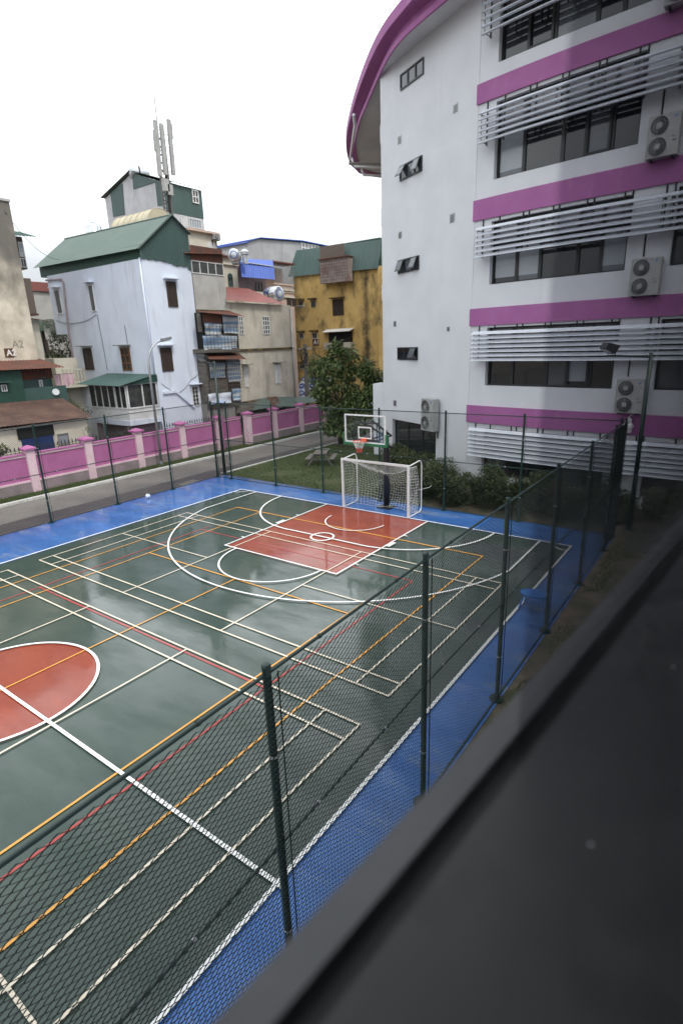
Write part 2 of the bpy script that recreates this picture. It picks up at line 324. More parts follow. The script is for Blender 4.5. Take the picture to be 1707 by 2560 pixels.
# ------------------------------------------------------------------ ground, court, road
def structure(mb, name, m): o = mb.build(name, m); o['kind'] = 'structure'; return o
W_, HL_ = 14.95, 14.0
structure(MB().quad((-400, -400, -.16), (400, -400, -.16), (400, 400, -.16), (-400, 400, -.16)), 'ground', M['ground'])
structure(MB().box(-1.85, 30.5, -3.22, 15.9, -.15, 0), 'blue_court_surround', M['court_blue'])
structure(MB().quad((0, 0, .004), (28, 0, .004), (28, W_, .004), (0, W_, .004)), 'green_court', M['court_green'])
red = MB(); CY = W_/2
red.quad((0, CY-2.36, .008), (5.78, CY-2.36, .008), (5.78, CY+2.36, .008), (0, CY+2.36, .008))
red.add([(14+1.8*cos(2*pi*k/72), CY+1.8*sin(2*pi*k/72), .008) for k in range(72)], [tuple(range(72))])
structure(red, 'red_court_areas', M['court_red'])
class Lines(MB):
    z = .012
    def seg(s, x0, y0, x1, y1, wd=.05):
        a, b = V((x0, y0, 0)), V((x1, y1, 0)); d = (b-a).normalized(); n = V((-d.y, d.x, 0))*wd/2; s.z += .0004; z = V((0, 0, s.z))
        k = max(1, int((b-a).length/.5))
        return s.quad(a-n+z, b-n+z, b+n+z, a+n+z)
    def arc(s, cx, cy, r, a0, a1, wd=.05, n=48):
        s.z += .0004; vs = []
        for i in range(n+1):
            a = radians(a0+(a1-a0)*i/n); vs += [(cx+(r-wd/2)*cos(a), cy+(r-wd/2)*sin(a), s.z), (cx+(r+wd/2)*cos(a), cy+(r+wd/2)*sin(a), s.z)]
        return s.add(vs, [(2*i, 2*i+1, 2*i+3, 2*i+2) for i in range(n)])
L = Lines(); L.z = .012                                      # red: volleyball
for y in (2.97, 11.93): L.seg(5, y, 23, y)
for x in (5., 23.): L.seg(x, 2.97, x, 11.93)
for x in (11.02, 16.98): L.seg(x, 2.97, x, 11.93, .06)
L.seg(4.6, 2.97, 4.85, 2.97)
structure(L, 'red_court_lines', M['line_red'])
L = Lines(); L.z = .018                                      # orange: tennis
for y in (2.02, 3.38, 11.52, 12.88): L.seg(2.2, y, 25.8, y, .046)
for x in (2.23, 25.77): L.seg(x, 2.0, x, 12.9, .07)
for x in (7.58, 20.42): L.seg(x, 3.38, x, 11.52)
L.seg(7.58, CY, 20.42, CY, .046)
structure(L, 'orange_court_lines', M['line_orange'])
L = Lines(); L.z = .025                                      # cream: badminton
for x0 in (3.87, 10.92, 17.97):
    xs = (x0, x0+.46, x0+5.6, x0+6.06)
    for x in xs: L.seg(x, .78, x, 14.12, .046)
    for y in (.78, 1.52, 5.46, 9.44, 13.36, 14.12): L.seg(x0-.02, y, x0+6.08, y, .042)
    
    if x0 != 10.92: L.seg(x0+3.0, .78, x0+3.0, 5.46, .042); L.seg(x0+3.0, 9.44, x0+3.0, 14.12, .042)
structure(L, 'cream_court_lines', M['line_cream'])
L = Lines(); L.z = .038                                      # white: basketball and futsal
for x in (0, 28): L.seg(x, -.04, x, W_+.04, .062)
for y in (0, W_): L.seg(0, y, 28, y, .066)
L.seg(14, -.2, 14, W_+.15, .066)
L.arc(14, CY, 1.8, 0, 360, .066, 90)
for m_ in (0, 1):
    X = (lambda x: 28-x) if m_ else (lambda x: x)
    def A(cx, cy, r, a0, a1, wd=.06, n=60):
        L.arc(X(cx), cy, r, (180-a0) if m_ else a0, (180-a1) if m_ else a1, wd, n)
    for s in (-1, 1):
        L.seg(X(0), CY+s*2.36, X(5.78), CY+s*2.36, .06)
        L.seg(X(0), CY+s*6.5, X(2.99), CY+s*6.5, .06)
        A(0, CY+s*1.54, 3.40, *((0, 90) if s > 0 else (-90, 0)), wd=.075, n=40)
        A(0, CY+s*W_/2, .53, *((-90, 0) if s > 0 else (0, 90)), wd=.05, n=16)
        for hx, hw in ((1.85, .05), (3.92, .05), (4.85, .05)): L.seg(X(hx), CY+s*2.39, X(hx), CY+s*2.52, hw)
        L.seg(X(2.62), CY+s*2.46, X(3.06), CY+s*2.46, .14)
    L.seg(X(5.78), CY-2.39, X(5.78), CY+2.39, .06)
    ang = math.degrees(math.asin(6.5/6.64))
    A(1.575, CY, 6.64, -ang, ang, .06, 90)
    A(5.78, CY, 1.8, -90, 90, .06, 50)
    A(1.25, CY, 1.2, -90, 90, .05, 40)
    L.seg(X(3.40), CY-1.54, X(3.40), CY+1.54, .075)
    L.arc(X(3.40), CY, .40, 0, 360, .075, 40)
structure(L, 'white_court_lines', M['line_white'])
# road, verge, kerbs, lawn
structure(MB().box(-80, 40, -7.5, -4.75, -.15, -.03), 'road', M['asphalt'])
structure(MB().box(-80, 40, -4.75, -3.62, -.15, -.032), 'road_edge_strip', M['asphalt_dark'])
k = MB(); k.box(-80, 40, -7.72, -7.5, -.15, .08)
structure(k, 'kerb', M['kerb'])
k = MB(); k.box(-80, -1.95, -3.62, -3.50, -.15, .03)
structure(k, 'lawn_edging', M['kerb'])
structure(MB().box(-80, 40, -9.0, -7.72, -.15, .05), 'grass_verge', M['turf'])
structure(MB().box(-1.95, 40, -3.62, -3.22, -.15, -.008), 'road_shoulder', M['asphalt_dark'])
structure(MB().box(-12, -1.86, -3.5, 8.5, -.15, -.02), 'lawn', M['turf'])
structure(MB().box(-14, -1.86, 8.5, 30, -.15, -.02), 'planting_soil', M['soil'])
structure(MB().box(-1.86, 40, 15.9, 21, -.15, -.015), 'soil_strip', M['soil'])
structure(MB().box(-3.2, -.6, 16.35, 19.6, -.14, .02), 'concrete_path', M['path_shaded'])
def blades(name, n, fn, h, m):
    mb = MB()
    for _ in range(n):
        p = fn()
        if p is None: continue
        a = random.uniform(0, 2*pi); hh = h*random.uniform(.5, 1.3); wd = .012; d = V((cos(a), sin(a), 0)); lean = V((random.gauss(0, .4), random.gauss(0, .4), 1))*hh
        mb.add([p-d*wd, p+d*wd, p+lean], [(0, 1, 2)])
    o = mb.build(name, m); o['kind'] = 'stuff'; return o
def on_lawn():
    x, y = random.uniform(-12, -1.95), random.uniform(-3.45, 8.4)
    if (sin(x*1.3)+sin(y*1.7+x)) > 1.35: return None
    return V((x, y, -.02))
blades('lawn_grass', 26000, on_lawn, .09, M['blade'])
blades('verge_grass', 16000, lambda: V((random.uniform(-16, 9), -7.73-abs(random.gauss(0, .55)) % 1.2, .05)), .10, M['blade'])
def on_strip():
    x, y = random.uniform(-2, 15), random.uniform(16.05, 18.2)
    if sin(x*1.9)+sin(y*3+x*.7) > .3 or (x < -.5 and y > 16.3): return None
    return V((x, y, -.015))
blades('strip_grass', 12000, on_strip, .07, M['blade'])

# ------------------------------------------------------------------ chain-link fences
def link_panel(p=.058, width=3.0, z0=.06, z1=3.83):
    mb = MB(); n = int(round(width/p)); q = width/n; h = q*.52; r = .0047; rows = int((z1-z0)/h); sub = 4
    for i in range(n):              # flattened spiral wires hooked into one another
        x = (i+.5)*q; ph = i % 2; vs = []
        for k in range(rows*sub+1):
            t = k/sub+ph; u = t % 2.0; tri = 1-2*abs(u-1); c_ = -cos(pi*t)
            c = V((x+q*.5*(.62*tri+.40*c_), -.005*sin(pi*t), z1-k*h/sub))
            vs += [c+V((0, -r, 0)), c+V((r*.85, r*.6, r*.4)), c+V((-r*.85, r*.6, -r*.4))]
        fs = []
        for k in range(rows*sub):
            a, b = 3*k, 3*k+3
            for j in range(3): fs.append((a+j, a+(j+1) % 3, b+(j+1) % 3, b+j))
        mb.add(vs, fs)
    return mb
PANEL_ME = None
def fence(name, label, pts, side, group='chain-link fence runs round the court'):
    """pts: ground points of the posts in order; side: +1/-1 on which the mesh hangs"""
    global PANEL_ME
    pts = [V((*p, 0)) for p in pts]
    t = thing(name, label, 'fence', pts[0], group)
    proto = None
    for p in pts:
        if proto is None:
            mb = MB().tube([p, p+V((0, 0, 3.90))], .039, 14, caps=False)
            mb.lathe(p+V((0, 0, 3.90)), [(.039, 0), (.042, .0), (.042, .03), (.033, .045), (.01, .05)], 14)
            proto = mb.build('post', M['green_steel'], t)
            fl = MB().lathe(p, [(.14, .0), (.14, .018), (.055, .02), (.052, .12)], 12)
            fl.build('base_flange', M['green_steel'], proto)
            MB().tube([p+V((-.085, .05, .1)), p+V((-.085, .05, 3.85))], .007, 5).build('tension_bar', M['green_wire'], proto)
            for z in (.9, 3.0): MB().lathe(p+V((0, 0, z)), [(.041, 0), (.044, .003), (.044, .022), (.041, .025)], 12).build('clamp_ring', M['galv'], proto)
        else: copy_tree(proto, t, p-pts[0])
    for z, r, nm in ((3.85, .0175, 'top_rail'), (2.0, .0165, 'middle_rail')):
        rail = MB().tube([p+V((0, 0, z)) for p in pts], r, 10).build(nm, M['green_steel'], t, smooth=True)
        for a, b in zip(pts, pts[1:]):
            for f_ in ((.35, .8) if nm == 'middle_rail' else (.25, .75)):
                c = a.lerp(b, f_)+V((0, 0, z)); d = (b-a).normalized(); MB().tube([c-d*.018, c+d*.018], r+.006, 8).build('rail_clip', M['galv'] if nm == 'middle_rail' else M['green_steel'], rail)
    MB().tube([p+V((0, 0, .03)) for p in pts], .016, 6).build('bottom_rail', M['green_steel'], t)
    for a, b in zip(pts, pts[1:]):
        d = b-a
        if PANEL_ME is None:
            o = link_panel().build('chain_link_mesh', M['green_wire'], None); PANEL_ME = o.data
        else:
            o = bpy.data.objects.new('chain_link_mesh', PANEL_ME); COL.objects.link(o)
        o.parent = t; dn = d.normalized(); off = V((-dn.y, dn.x, 0))*side*.045
        o.location = a-pts[0]+off; o.rotation_euler = (0, 0, math.atan2(d.y, d.x)); o.scale = (d.length/3.0, 1, 1)
    return t
fence('chain_link_fence', 'nearest green chain-link fence run, along the right side of the court', [(-1.78, 15.85)]+[(x, 15.85) for x in (-.25, 2.77, 5.83, 8.87, 11.83)]+[(14.80, 15.90), (17.8, 15.95), (20.8, 16.0)], 1)
fence('chain_link_fence', 'green chain-link fence run behind the football goal, before the lawn', [(-1.33, -3.15), (-1.36, -2.1), (-1.43, .91), (-1.5, 3.75), (-1.58, 6.75), (-1.66, 9.68), (-1.74, 12.64), (-1.79, 15.72)], 1)
fence('chain_link_fence', 'green chain-link fence run between the blue surround and the road', [(-1.4, -3.2)]+[(x, -3.1) for x in (1.58, 4.54, 7.52, 10.5, 13.5, 16.5)], -1)
# floodlight poles
def flood(base, label, top, arm_to):
    t = thing('floodlight_pole', label, 'floodlight', base, 'floodlight poles at the fence corners'); b = V(base)
    MB().tube([b, b+V((0, 0, top))], [.085, .06], 12).build('pole', M['green_steel'], t, smooth=True)
    MB().lathe(b, [(.17, 0), (.17, .02), (.1, .03), (.09, .14)], 12).build('base_flange', M['green_steel'], t)
    e_ = V(arm_to); MB().tube([b+V((0, 0, top-.12)), e_], .035, 8).build('arm', M['green_steel'], t)
    d = (e_-(b+V((0, 0, top)))); d.z = 0; d.normalize(); s_ = V((-d.y, d.x, 0)); c = e_+V((0, 0, .06))
    f = MB(); f.prism([c-s_*.2-d*.02, c-s_*.2+d*.30+V((0, 0, .16)), c-s_*.2+d*.22+V((0, 0, .34)), c-s_*.2-d*.16+V((0, 0, .24))], s_*.4)
    h = f.build('floodlight', M['black_steel'], t)
    l0 = c+d*.01-V((0, 0, .01)); l1 = c+d*.31+V((0, 0, .145))
    MB().quad(l0-s_*.17, l0+s_*.17, l1+s_*.17, l1-s_*.17).build('lens', M['lamp_glass'], h)
    MB().tube([c-s_*.23+V((0, 0, .15)), c-s_*.23-V((0, 0, .05)), c+s_*.23-V((0, 0, .05)), c+s_*.23+V((0, 0, .15))], .014, 5).build('bracket', M['black_steel'], t)
b2 = V((-2.70, 16.19, 0)); q = PX((1527, 889), -1.9)
flood(b2, 'dark floodlight pole in front of the louvred school wall, right of the court', 5.9, q)
b1 = V((-1.99, -3.3, 0)); q = PY((510, 906), -3.0)
flood(b1, 'green floodlight pole at the far left court corner, before the balcony shack', 5.85, q)

# ------------------------------------------------------------------ pink boundary wall
t = thing('boundary_wall', 'magenta boundary wall with pale pink pillars and spike railing along the road', 'wall', (-8, -8.85, 0))
px = [14.1, 11.2, 8.25, 5.3, 2.35, -.68, -3.72, -6.62]
def pil(x, y):
    p = MB().box(x-.2, x+.2, y-.2, y+.2, 0, 2.12).build('pillar', M['palepink'], t)
    c = MB(); c.box(x-.31, x+.31, y-.31, y+.31, 2.12, 2.2)
    c.add([(x-.31, y-.31, 2.2), (x+.31, y-.31, 2.2), (x+.31, y+.31, 2.2), (x-.31, y+.31, 2.2), (x, y, 2.34)], [(0, 1, 4), (1, 2, 4), (2, 3, 4), (3, 0, 4)])
    c.build('pillar_cap', M['pink'], p)
def seg(x0, x1, y):
    MB().box(x0, x1, y-.08, y+.08, .66, 1.80).build('panel', M['pink'], t)
    MB().box(x0, x1, y-.13, y+.13, 0, .56).build('plinth', M['plinth'], t)
    MB().box(x0, x1, y-.15, y+.15, .56, .66).build('band', M['palepink'], t)
    c = MB().box(x0, x1, y-.13, y+.13, 1.80, 1.90).build('coping', M['palepink'], t)
    MB().box(x0, x1, y-.17, y+.17, 1.90, 1.95).build('coping_cap', M['pink'], c)
for i, x in enumerate(px):
    pil(x, -8.85)
    if i: seg(x+.2, px[i-1]-.2, -8.87)
far = [-9.15, -11.75, -14.7, -17.7]
for i, x in enumerate(far):
    pil(x, -8.6)
    if i: seg(x+.2, far[i-1]-.2, -8.62)
seg(-8.95, -6.82, -9.15)
MB().box(-7.0, -6.6, -9.3, -8.65, 0, 1.94).build('return_wall', M['pink'], t)
sp = MB()
x = 14.0
while x > -6.4:
    sp.tube([(x, -9.0, 1.9), (x, -9.0, 2.12)], .014, 4); sp.lathe((x, -9.0, 2.12), [(.012, 0), (.05, .04), (.03, .09), (.002, .2)], 4); x -= .19
for z in (2.0, 2.1): sp.tube([(14, -9.0, z), (-6.4, -9.0, z)], .012, 4)
sp.build('spike_railing', M['black_steel'], t)
# street lamp
lb = V((-1.67, -8.29, .05)); t = thing('street_lamp', 'slim grey curved street lamp before the bluish white house', 'lamp', lb)
pts = [lb, lb+V((0, 0, 5.6))]; top = lb+V((0, 0, 5.6)); en = PY((408, 852), -8.29)
for k in range(1, 9):
    a = k/8*pi/2; pts.append(V((top.x+(en.x-top.x)*(1-cos(a)), lb.y, top.z+(en.z-top.z)*sin(a))))
MB().tube(pts, [.085, .062]+[.045]*8, 12).build('pole', M['galv'], t, smooth=True)
MB().lathe(lb, [(.2, 0), (.2, .02), (.1, .03), (.09, .25)], 10).build('base_plate', M['galv'], t)
hd = MB().obox(en+V((.08, -.11, -.02)), (-.62, 0, .10), (0, .22, 0), (.02, 0, .14)); hd.build('lamp_head', M['galv'], t)
MB().obox(en+V((-.06, -.09, -.045)), (-.40, 0, .065), (0, .18, 0), (.003, 0, .03)).build('lens', M['lamp_glass'], t)
# drain
q = PZ((470, 1206)); t = thing('drain_grate', 'rectangular iron drain grate in the road beside the fence', 'drain', (q.x, q.y, -.03))
MB().box(q.x-.55, q.x+.55, q.y-.28, q.y+.28, -.03, -.022).build('pit', M['dark'], t)
g = MB()
for i in range(15): g.box(q.x-.53+i*.074, q.x-.50+i*.074, q.y-.26, q.y+.26, -.022, -.006)
for y in (-.28, .25): g.box(q.x-.55, q.x+.55, q.y+y, q.y+y+.03, -.021, -.005)
g.build('grate_bars', M['concrete'], t)

# ------------------------------------------------------------------ hoop, goal, ball, stool, picnic table
hb = V((-.92, 7.48, 0)); t = thing('basketball_hoop', 'basketball hoop with glass board and green padding behind the goal', 'basketball hoop', hb)
BX = .58
MB().tube([hb, hb+V((0, 0, 2.5)), hb+V((.02, 0, 2.9)), hb+V((.1, 0, 3.15))], [.13, .12, .12, .1], 14).build('pole', M['black_steel'], t, smooth=True)
MB().box(hb.x-.3, hb.x+.3, hb.y-.3, hb.y+.3, 0, .03).build('base_plate', M['black_steel'], t)
ar = MB()
for s in (-.18, .18):
    ar.tube([hb+V((-.25, s, 2.45)), (BX-.05, 7.48+s, 3.0)], .045, 8); ar.tube([hb+V((-.1, s, 2.95)), (BX-.05, 7.48+s*1.6, 3.75)], .04, 8); ar.tube([hb+V((-.1, s, 2.95)), (BX-.25, 7.48+s, 2.9)], .03, 8)
ar.box(BX-.09, BX-.05, 7.48-.6, 7.48+.6, 3.62, 3.68); ar.box(BX-.09, BX-.05, 7.48-.6, 7.48+.6, 2.98, 3.04)
ar.tube([(BX-.07, 7.0, 3.0), (BX-.07, 7.0, 3.65)], .025, 6); ar.tube([(BX-.07, 7.96, 3.0), (BX-.07, 7.96, 3.65)], .025, 6)
ar.build('arm', M['black_steel'], t)
y0, y1, z0, z1 = 7.48-.9, 7.48+.9, 2.90, 3.95
MB().box(BX-.008, BX+.008, y0+.045, y1-.045, z0+.045, z1-.045).build('backboard', M['board_glass'], t)
fm = MB(); fm.box(BX-.03, BX+.03, y0, y1, z1-.045, z1); fm.box(BX-.03, BX+.03, y0, y1, z0, z0+.045); fm.box(BX-.028, BX+.028, y0, y0+.05, z0+.05, z1-.05); fm.box(BX-.028, BX+.028, y1-.05, y1, z0+.05, z1-.05)
fm.build('board_frame', M['white_paint'], t)
pd = MB(); pd.box(BX-.05, BX+.05, y0-.07, y1+.07, z0-.10, z0-.002); pd.box(BX-.048, BX+.048, y0-.075, y0-.002, z0, z0+.36); pd.box(BX-.048, BX+.048, y1+.002, y1+.075, z0, z0+.36)
pd.build('padding', M['green_pad'], t)
tg = MB()
for a in ((-.3, .3, 3.06, 3.11), (-.3, .3, 3.46, 3.51)): tg.box(BX+.009, BX+.013, 7.48+a[0], 7.48+a[1], a[2], a[3])
for y in (-.3, .25): tg.box(BX+.009, BX+.0125, 7.48+y, 7.48+y+.05, 3.11, 3.46)
tg.build('target_square', M['white_paint'], t)
RC = V((BX+.40, 7.48, 3.03))
rm = MB().tube([RC+V((.225*cos(2*pi*k/28), .225*sin(2*pi*k/28), 0)) for k in range(28)], .012, 6, closed=True)
rm.box(BX+.014, BX+.15, 7.48-.09, 7.48+.09, 2.96, 3.07); rm.tube([RC+V((-.2, -.1, 0)), (BX+.1, 7.38, 2.98)], .012, 5); rm.tube([RC+V((-.2, .1, 0)), (BX+.1, 7.58, 2.98)], .012, 5)
rim = rm.build('rim', M['orange_rim'], t)
def hoopnet(z0, z1, m, nm):
    n = MB()
    for k in range(12):
        for s in (-1, 1):
            p = []
            for j in range(5):
                f_ = z0+(z1-z0)*j/4; r = .222-.10*min(1, f_*1.5)-.02*f_; a = 2*pi*(k+s*f_*1.5)/12; p.append(RC+V((r*cos(a), r*sin(a), -.42*f_)))
            n.tube(p, .006, 4, caps=False)
    n.build(nm, m, rim)
hoopnet(0, .62, M['net'], 'net'); hoopnet(.62, 1, M['red_net'], 'net_tip')
# goal
gy0, gy1 = CY-1.52, CY+1.52; t = thing('football_goal', 'small white football goal with sagging net on the baseline', 'goal', (0, CY, 0))
for y in (gy0, gy1): MB().box(-.06, .02, y-.04, y+.04, .03, 2.0).build('post', M['white_paint'], t)
MB().box(-.06, .02, gy0-.04, gy1+.04, 2.0, 2.08).build('crossbar', M['white_paint'], t)
for y in (gy0, gy1):
    p = [V((-.04, y, 2.03)), V((-.85, y, 2.10))]
    for k in range(1, 6): a = k/6*pi/2; p.append(V((-.85-.18*sin(a), y, 1.92+.18*cos(a))))
    p += [V((-1.05, y, 1.85)), V((-1.05, y, .22))]
    for k in range(1, 6): a = k/6*pi/2; p.append(V((-1.05+.18*(1-cos(a)), y, .22-.18*sin(a))))
    p += [V((-.85, y, .04)), V((-.04, y, .04))]
    MB().tube(p, .024, 8).build('side_frame', M['white_paint'], t, smooth=True)
def gridnet(mb, S, nu, nv, r=.0045):
    for i in range(nu+1): mb.tube([S(i/nu, j/nv) for j in range(nv+1)], r, 3, caps=False)
    for j in range(nv+1): mb.tube([S(i/nu, j/nv) for i in range(nu+1)], r, 3, caps=False)
def Sback(u, v):
    s = sin(pi*u); y = gy0+(gy1-gy0)*u
    if v < .3:
        f_ = v/.3; x = -.04-.62*f_-.1*s*f_; z = 1.98-.42*s*f_**.9-.10*f_
    else:
        f_ = (v-.3)/.7; x = -.66-.1*s-.32*sin(pi*f_)*(.5+.5*s)-.02*f_; z = (1.88-.42*s)*(1-f_)+.05+.06*sin(f_*9+u*7)*s
        y += .05*sin(u*11+f_*5)*f_
    x += .02*sin(u*37+v*23); return V((x+.012*sin(u*61+v*90), y, max(.03, z+.015*sin(u*53+v*31))))
net = MB(); gridnet(net, Sback, 24, 24)
def Sside(y):
    def f_(u, v):
        x = -.03-u*(.60+.14*sin(pi*v)); return V((x, y+(.03*sin(v*9+u*6)), max(.03, 1.97*(1-v)+.03-.10*u*(1-v))))
    return f_
gridnet(net, Sside(gy0), 6, 16); gridnet(net, Sside(gy1), 6, 16)
net.tube([Sback(i/24, .3) for i in range(25)], .011, 5); net.tube([(-.80, gy1, .95), (-1.25, gy1+.28, 1.0), (-1.3, gy1+.31, 1.06)], .008, 4)
net.build('net', M['net'], t)
# ball
q = PZ((371, 1246)); t = thing('football', 'white football with pale blue panels on the blue surround by the fence', 'ball', (q.x, q.y, 0))
b = MB(); n = 20
b.lathe((q.x, q.y, .11), [(max(.001, .11*sin(pi*i/n)), -.11*cos(pi*i/n)) for i in range(n+1)], 24)
b.build('ball_skin', mat('ball skin', (.8, .82, .84), .4, (.12, .3, .55), 22, 0, .60, .61), t, smooth=True)
# stool: oval blue seat on splayed legs
q = PZ((1337, 1484), .42); t = thing('plastic_stool', 'blue plastic stool with an oval seat on the blue surround', 'stool', (q.x, q.y, 0))
st = MB(); ring = [(q.x+.24*cos(2*pi*k/24), q.y+.36*sin(2*pi*k/24)) for k in range(24)]
st.prism([(x, y, .39) for x, y in ring], (0, 0, .035)); st.prism([(q.x+(x-q.x)*.9, q.y+(y-q.y)*.9, .425) for x, y in ring], (0, 0, .008)); st.build('seat', M['sky_blue'], t)
for sx in (-1, 1):
    for sy in (-1, 1):
        MB().tube([(q.x+sx*.14, q.y+sy*.22, .39), (q.x+sx*.22, q.y+sy*.32, 0)], [.03, .022], 6).build('leg', M['sky_blue'], t)
# picnic table
q = V((-6.5, -.2, -.02)); t = thing('picnic_table', 'grey wooden picnic table with benches on the lawn', 'picnic table', q)
ca, sa = cos(radians(28)), sin(radians(28))
def pt(a, b_, z): return q+V((a*ca-b_*sa, a*sa+b_*ca, z))
def pbox(mb, a0, a1, b0, b1, z0, z1): mb.obox(pt(a0, b0, z0), pt(a1, b0, z0)-pt(a0, b0, z0), pt(a0, b1, z0)-pt(a0, b0, z0), V((0, 0, z1-z0)))
m_ = MB()
for i in range(5): pbox(m_, -.8, .8, -.36+i*.147, -.23+i*.147, .71, .75)
m_.build('table_top', M['wood_grey'], t)
for s in (-1, 1):
    m_ = MB()
    for i in range(2): pbox(m_, -.8, .8, s*.68-.13+i*.135, s*.68-.005+i*.135, .42, .46)
    m_.build('bench', M['wood_grey'], t)
for e_ in (-.6, .6):
    m_ = MB()
    for s in (-1, 1): m_.obox(pt(e_-.03, s*.25-.05, .70), pt(.06, 0, 0)-pt(0, 0, 0), pt(0, .09, 0)-pt(0, 0, 0), (pt(0, s*.45, -.70)-pt(0, 0, 0)))
    pbox(m_, e_-.068, e_-.032, -.78, .78, .34, .418); pbox(m_, e_-.068, e_-.032, -.36, .36, .62, .708)
    m_.build('leg_frame', M['wood_grey'], t)
# ------------------------------------------------------------------ windows for any wall
def slab(mb, o, U, Nn, a0, a1, z0, z1, d0, d1):
    """box on a wall: along U from a0..a1, up z0..z1, out of the wall d0..d1"""
    return mb.obox(o+U*a0+Nn*d0+V((0, 0, z0)), U*(a1-a0), Nn*(d1-d0), V((0, 0, z1-z0)))
def window(par, o, U, Nn, w, h, style='white', cols=2, rows=1, fm=None, gm=None, hood=None, fw=.05, mw=.03, shade=None):
    """o = lower left corner on the wall face"""
    o, U, Nn = V(o), V(U).normalized(), V(Nn).normalized()
    fm = fm or M['white_frame']; gm = gm or M['house_glass']
    f = MB()
    slab(f, o, U, Nn, 0, w, 0, fw, .003, .06); slab(f, o, U, Nn, 0, w, h-fw, h, .003, .06); slab(f, o, U, Nn, 0, fw, fw, h-fw, .003, .058); slab(f, o, U, Nn, w-fw, w, fw, h-fw, .003, .058)
    if style != 'shutter':
        for i in range(1, cols): slab(f, o, U, Nn, w*i/cols-mw/2, w*i/cols+mw/2, fw, h-fw, .004, .052)
        for j in range(1, rows): slab(f, o, U, Nn, fw, w-fw, h*j/rows-mw/2, h*j/rows+mw/2, .005, .046)
    fr = f.build('window', fm, par)
    if style == 'shutter':
        for i in range(2):
            s = MB(); a0, a1 = fw+i*(w-2*fw)/2+.006, fw+(i+1)*(w-2*fw)/2-.006
            slab(s, o, U, Nn, a0, a1, fw, h-fw, .004, .03)
            for e0, e1 in ((a0, a0+.05), (a1-.05, a1)): slab(s, o, U, Nn, e0, e1, fw, h-fw, .03, .052)
            z = fw+.03
            while z < h-fw-.05:
                s.obox(o+U*(a0+.05)+Nn*.03+V((0, 0, z)), U*(a1-a0-.1), Nn*.018+V((0, 0, -.02)), V((0, 0, .022))); z += .06
            s.build('shutter', fm, fr)
    else:
        slab(MB(), o, U, Nn, fw, w-fw, fw, h-fw, .004, .012).build('pane', gm, fr)
        if shade: slab(MB(), o, U, Nn, fw+.01, w-fw-.01, h*(1-shade), h-fw, .013, .02).build('blind', M['blind'], fr)
    if hood:
        hm, out, th = hood
        slab(MB(), o, U, Nn, -.15, w+.15, h+.12, h+.12+th, -.02, out).build('hood', hm, fr)
    return fr
def onface(par, a, b, axis, val, style='white', **k):
    """window whose picture corners are a (upper left) and b (lower right) on the plane X=val or Y=val"""
    f_ = PX if axis == 'X' else PY
    p, q_ = f_(a, val), f_(b, val); z0, z1 = min(p.z, q_.z), max(p.z, q_.z)
    if axis == 'X':   # faces +X, seen left to right: y increasing
        y0, y1 = min(p.y, q_.y), max(p.y, q_.y); return window(par, (val, y0, z0), (0, 1, 0), (1, 0, 0), y1-y0, z1-z0, style, **k)
    x0, x1 = min(p.x, q_.x), max(p.x, q_.x); return window(par, (x1, val, z0), (-1, 0, 0), (0, 1, 0), x1-x0, z1-z0, style, **k)
def text(body, m, o, U, size, par, name, depth=.01, bold=0):
    """raised lettering standing on a vertical wall; o lower left, U reading direction"""
    c = bpy.data.curves.new(name, 'FONT'); c.body = body; c.size = size; c.extrude = depth; c.offset = bold; c.resolution_u = 3
    tmp = bpy.data.objects.new(name+'_tmp', c); COL.objects.link(tmp); dg = bpy.context.evaluated_depsgraph_get()
    me = bpy.data.meshes.new_from_object(tmp.evaluated_get(dg)); bpy.data.objects.remove(tmp); bpy.data.curves.remove(c)
    U = V(U).normalized(); Z = V((0, 0, 1)); Nn = U.cross(Z); mtx = Matrix((( U.x, Z.x, Nn.x, o[0]), (U.y, Z.y, Nn.y, o[1]), (U.z, Z.z, Nn.z, o[2]), (0, 0, 0, 1)))
    me.transform(mtx); L_ = wloc(par); me.transform(Matrix.Translation(-L_)); me.materials.clear(); me.materials.append(m)
    ob = bpy.data.objects.new(name, me); COL.objects.link(ob); ob.parent = par; return ob
def pipe(par, pts, r, m, nm='drain_pipe'): return MB().tube(pts, r, 8).build(nm, m, par, smooth=True)

# ------------------------------------------------------------------ bluish white tall house
YF, XL = -10.5, -3.7
t = thing('white_house', 'tall narrow bluish white house with green corrugated roof and glazed porch', 'house', (-5.5, -15, 0))
wl = MB(); wl.box(-7.24, XL, -19.65, YF, 0, 11.56); wl.box(-7.2, XL+.001, -21.2, -19.65, 7.75, 11.56)
wl.build('wall', M['white_plaster'], t)
MB().box(-7.1, XL-.06, -22.1, YF-.08, 11.56, 12.3).build('eave_board', M['green_sheet_dk'], t)
r_ = MB().sheet4((-3.45, -10.28, 12.03), (-3.45, -22.3, 12.15), (-6.04, -10.28, 14.10), (-6.04, -22.2, 14.25), .21, .018); rf = r_.build('roof', M['green_roof'], t)
MB().sheet4((-6.04, -10.28, 14.10), (-6.04, -22.2, 14.25), (-7.32, -10.28, 13.2), (-7.32, -22.2, 13.3), .21, .018).build('rear_slope', M['green_roof'], rf)
rc = MB(); rc.tube([(-6.04, -10.25, 14.12), (-6.04, -22.25, 14.28)], .05, 6); rc.obox(V((-3.40, -10.30, 11.98)), V((-2.66, 0, 2.13)), (0, .06, 0), (.05, 0, .07)); rc.obox(V((-6.04, -10.30, 14.08)), V((-1.3, 0, -.9)), (0, .06, 0), (.04, 0, .07))
rc.build('ridge_cap', M['green_roof'], rf)
g = MB(); n = 44; vs = []
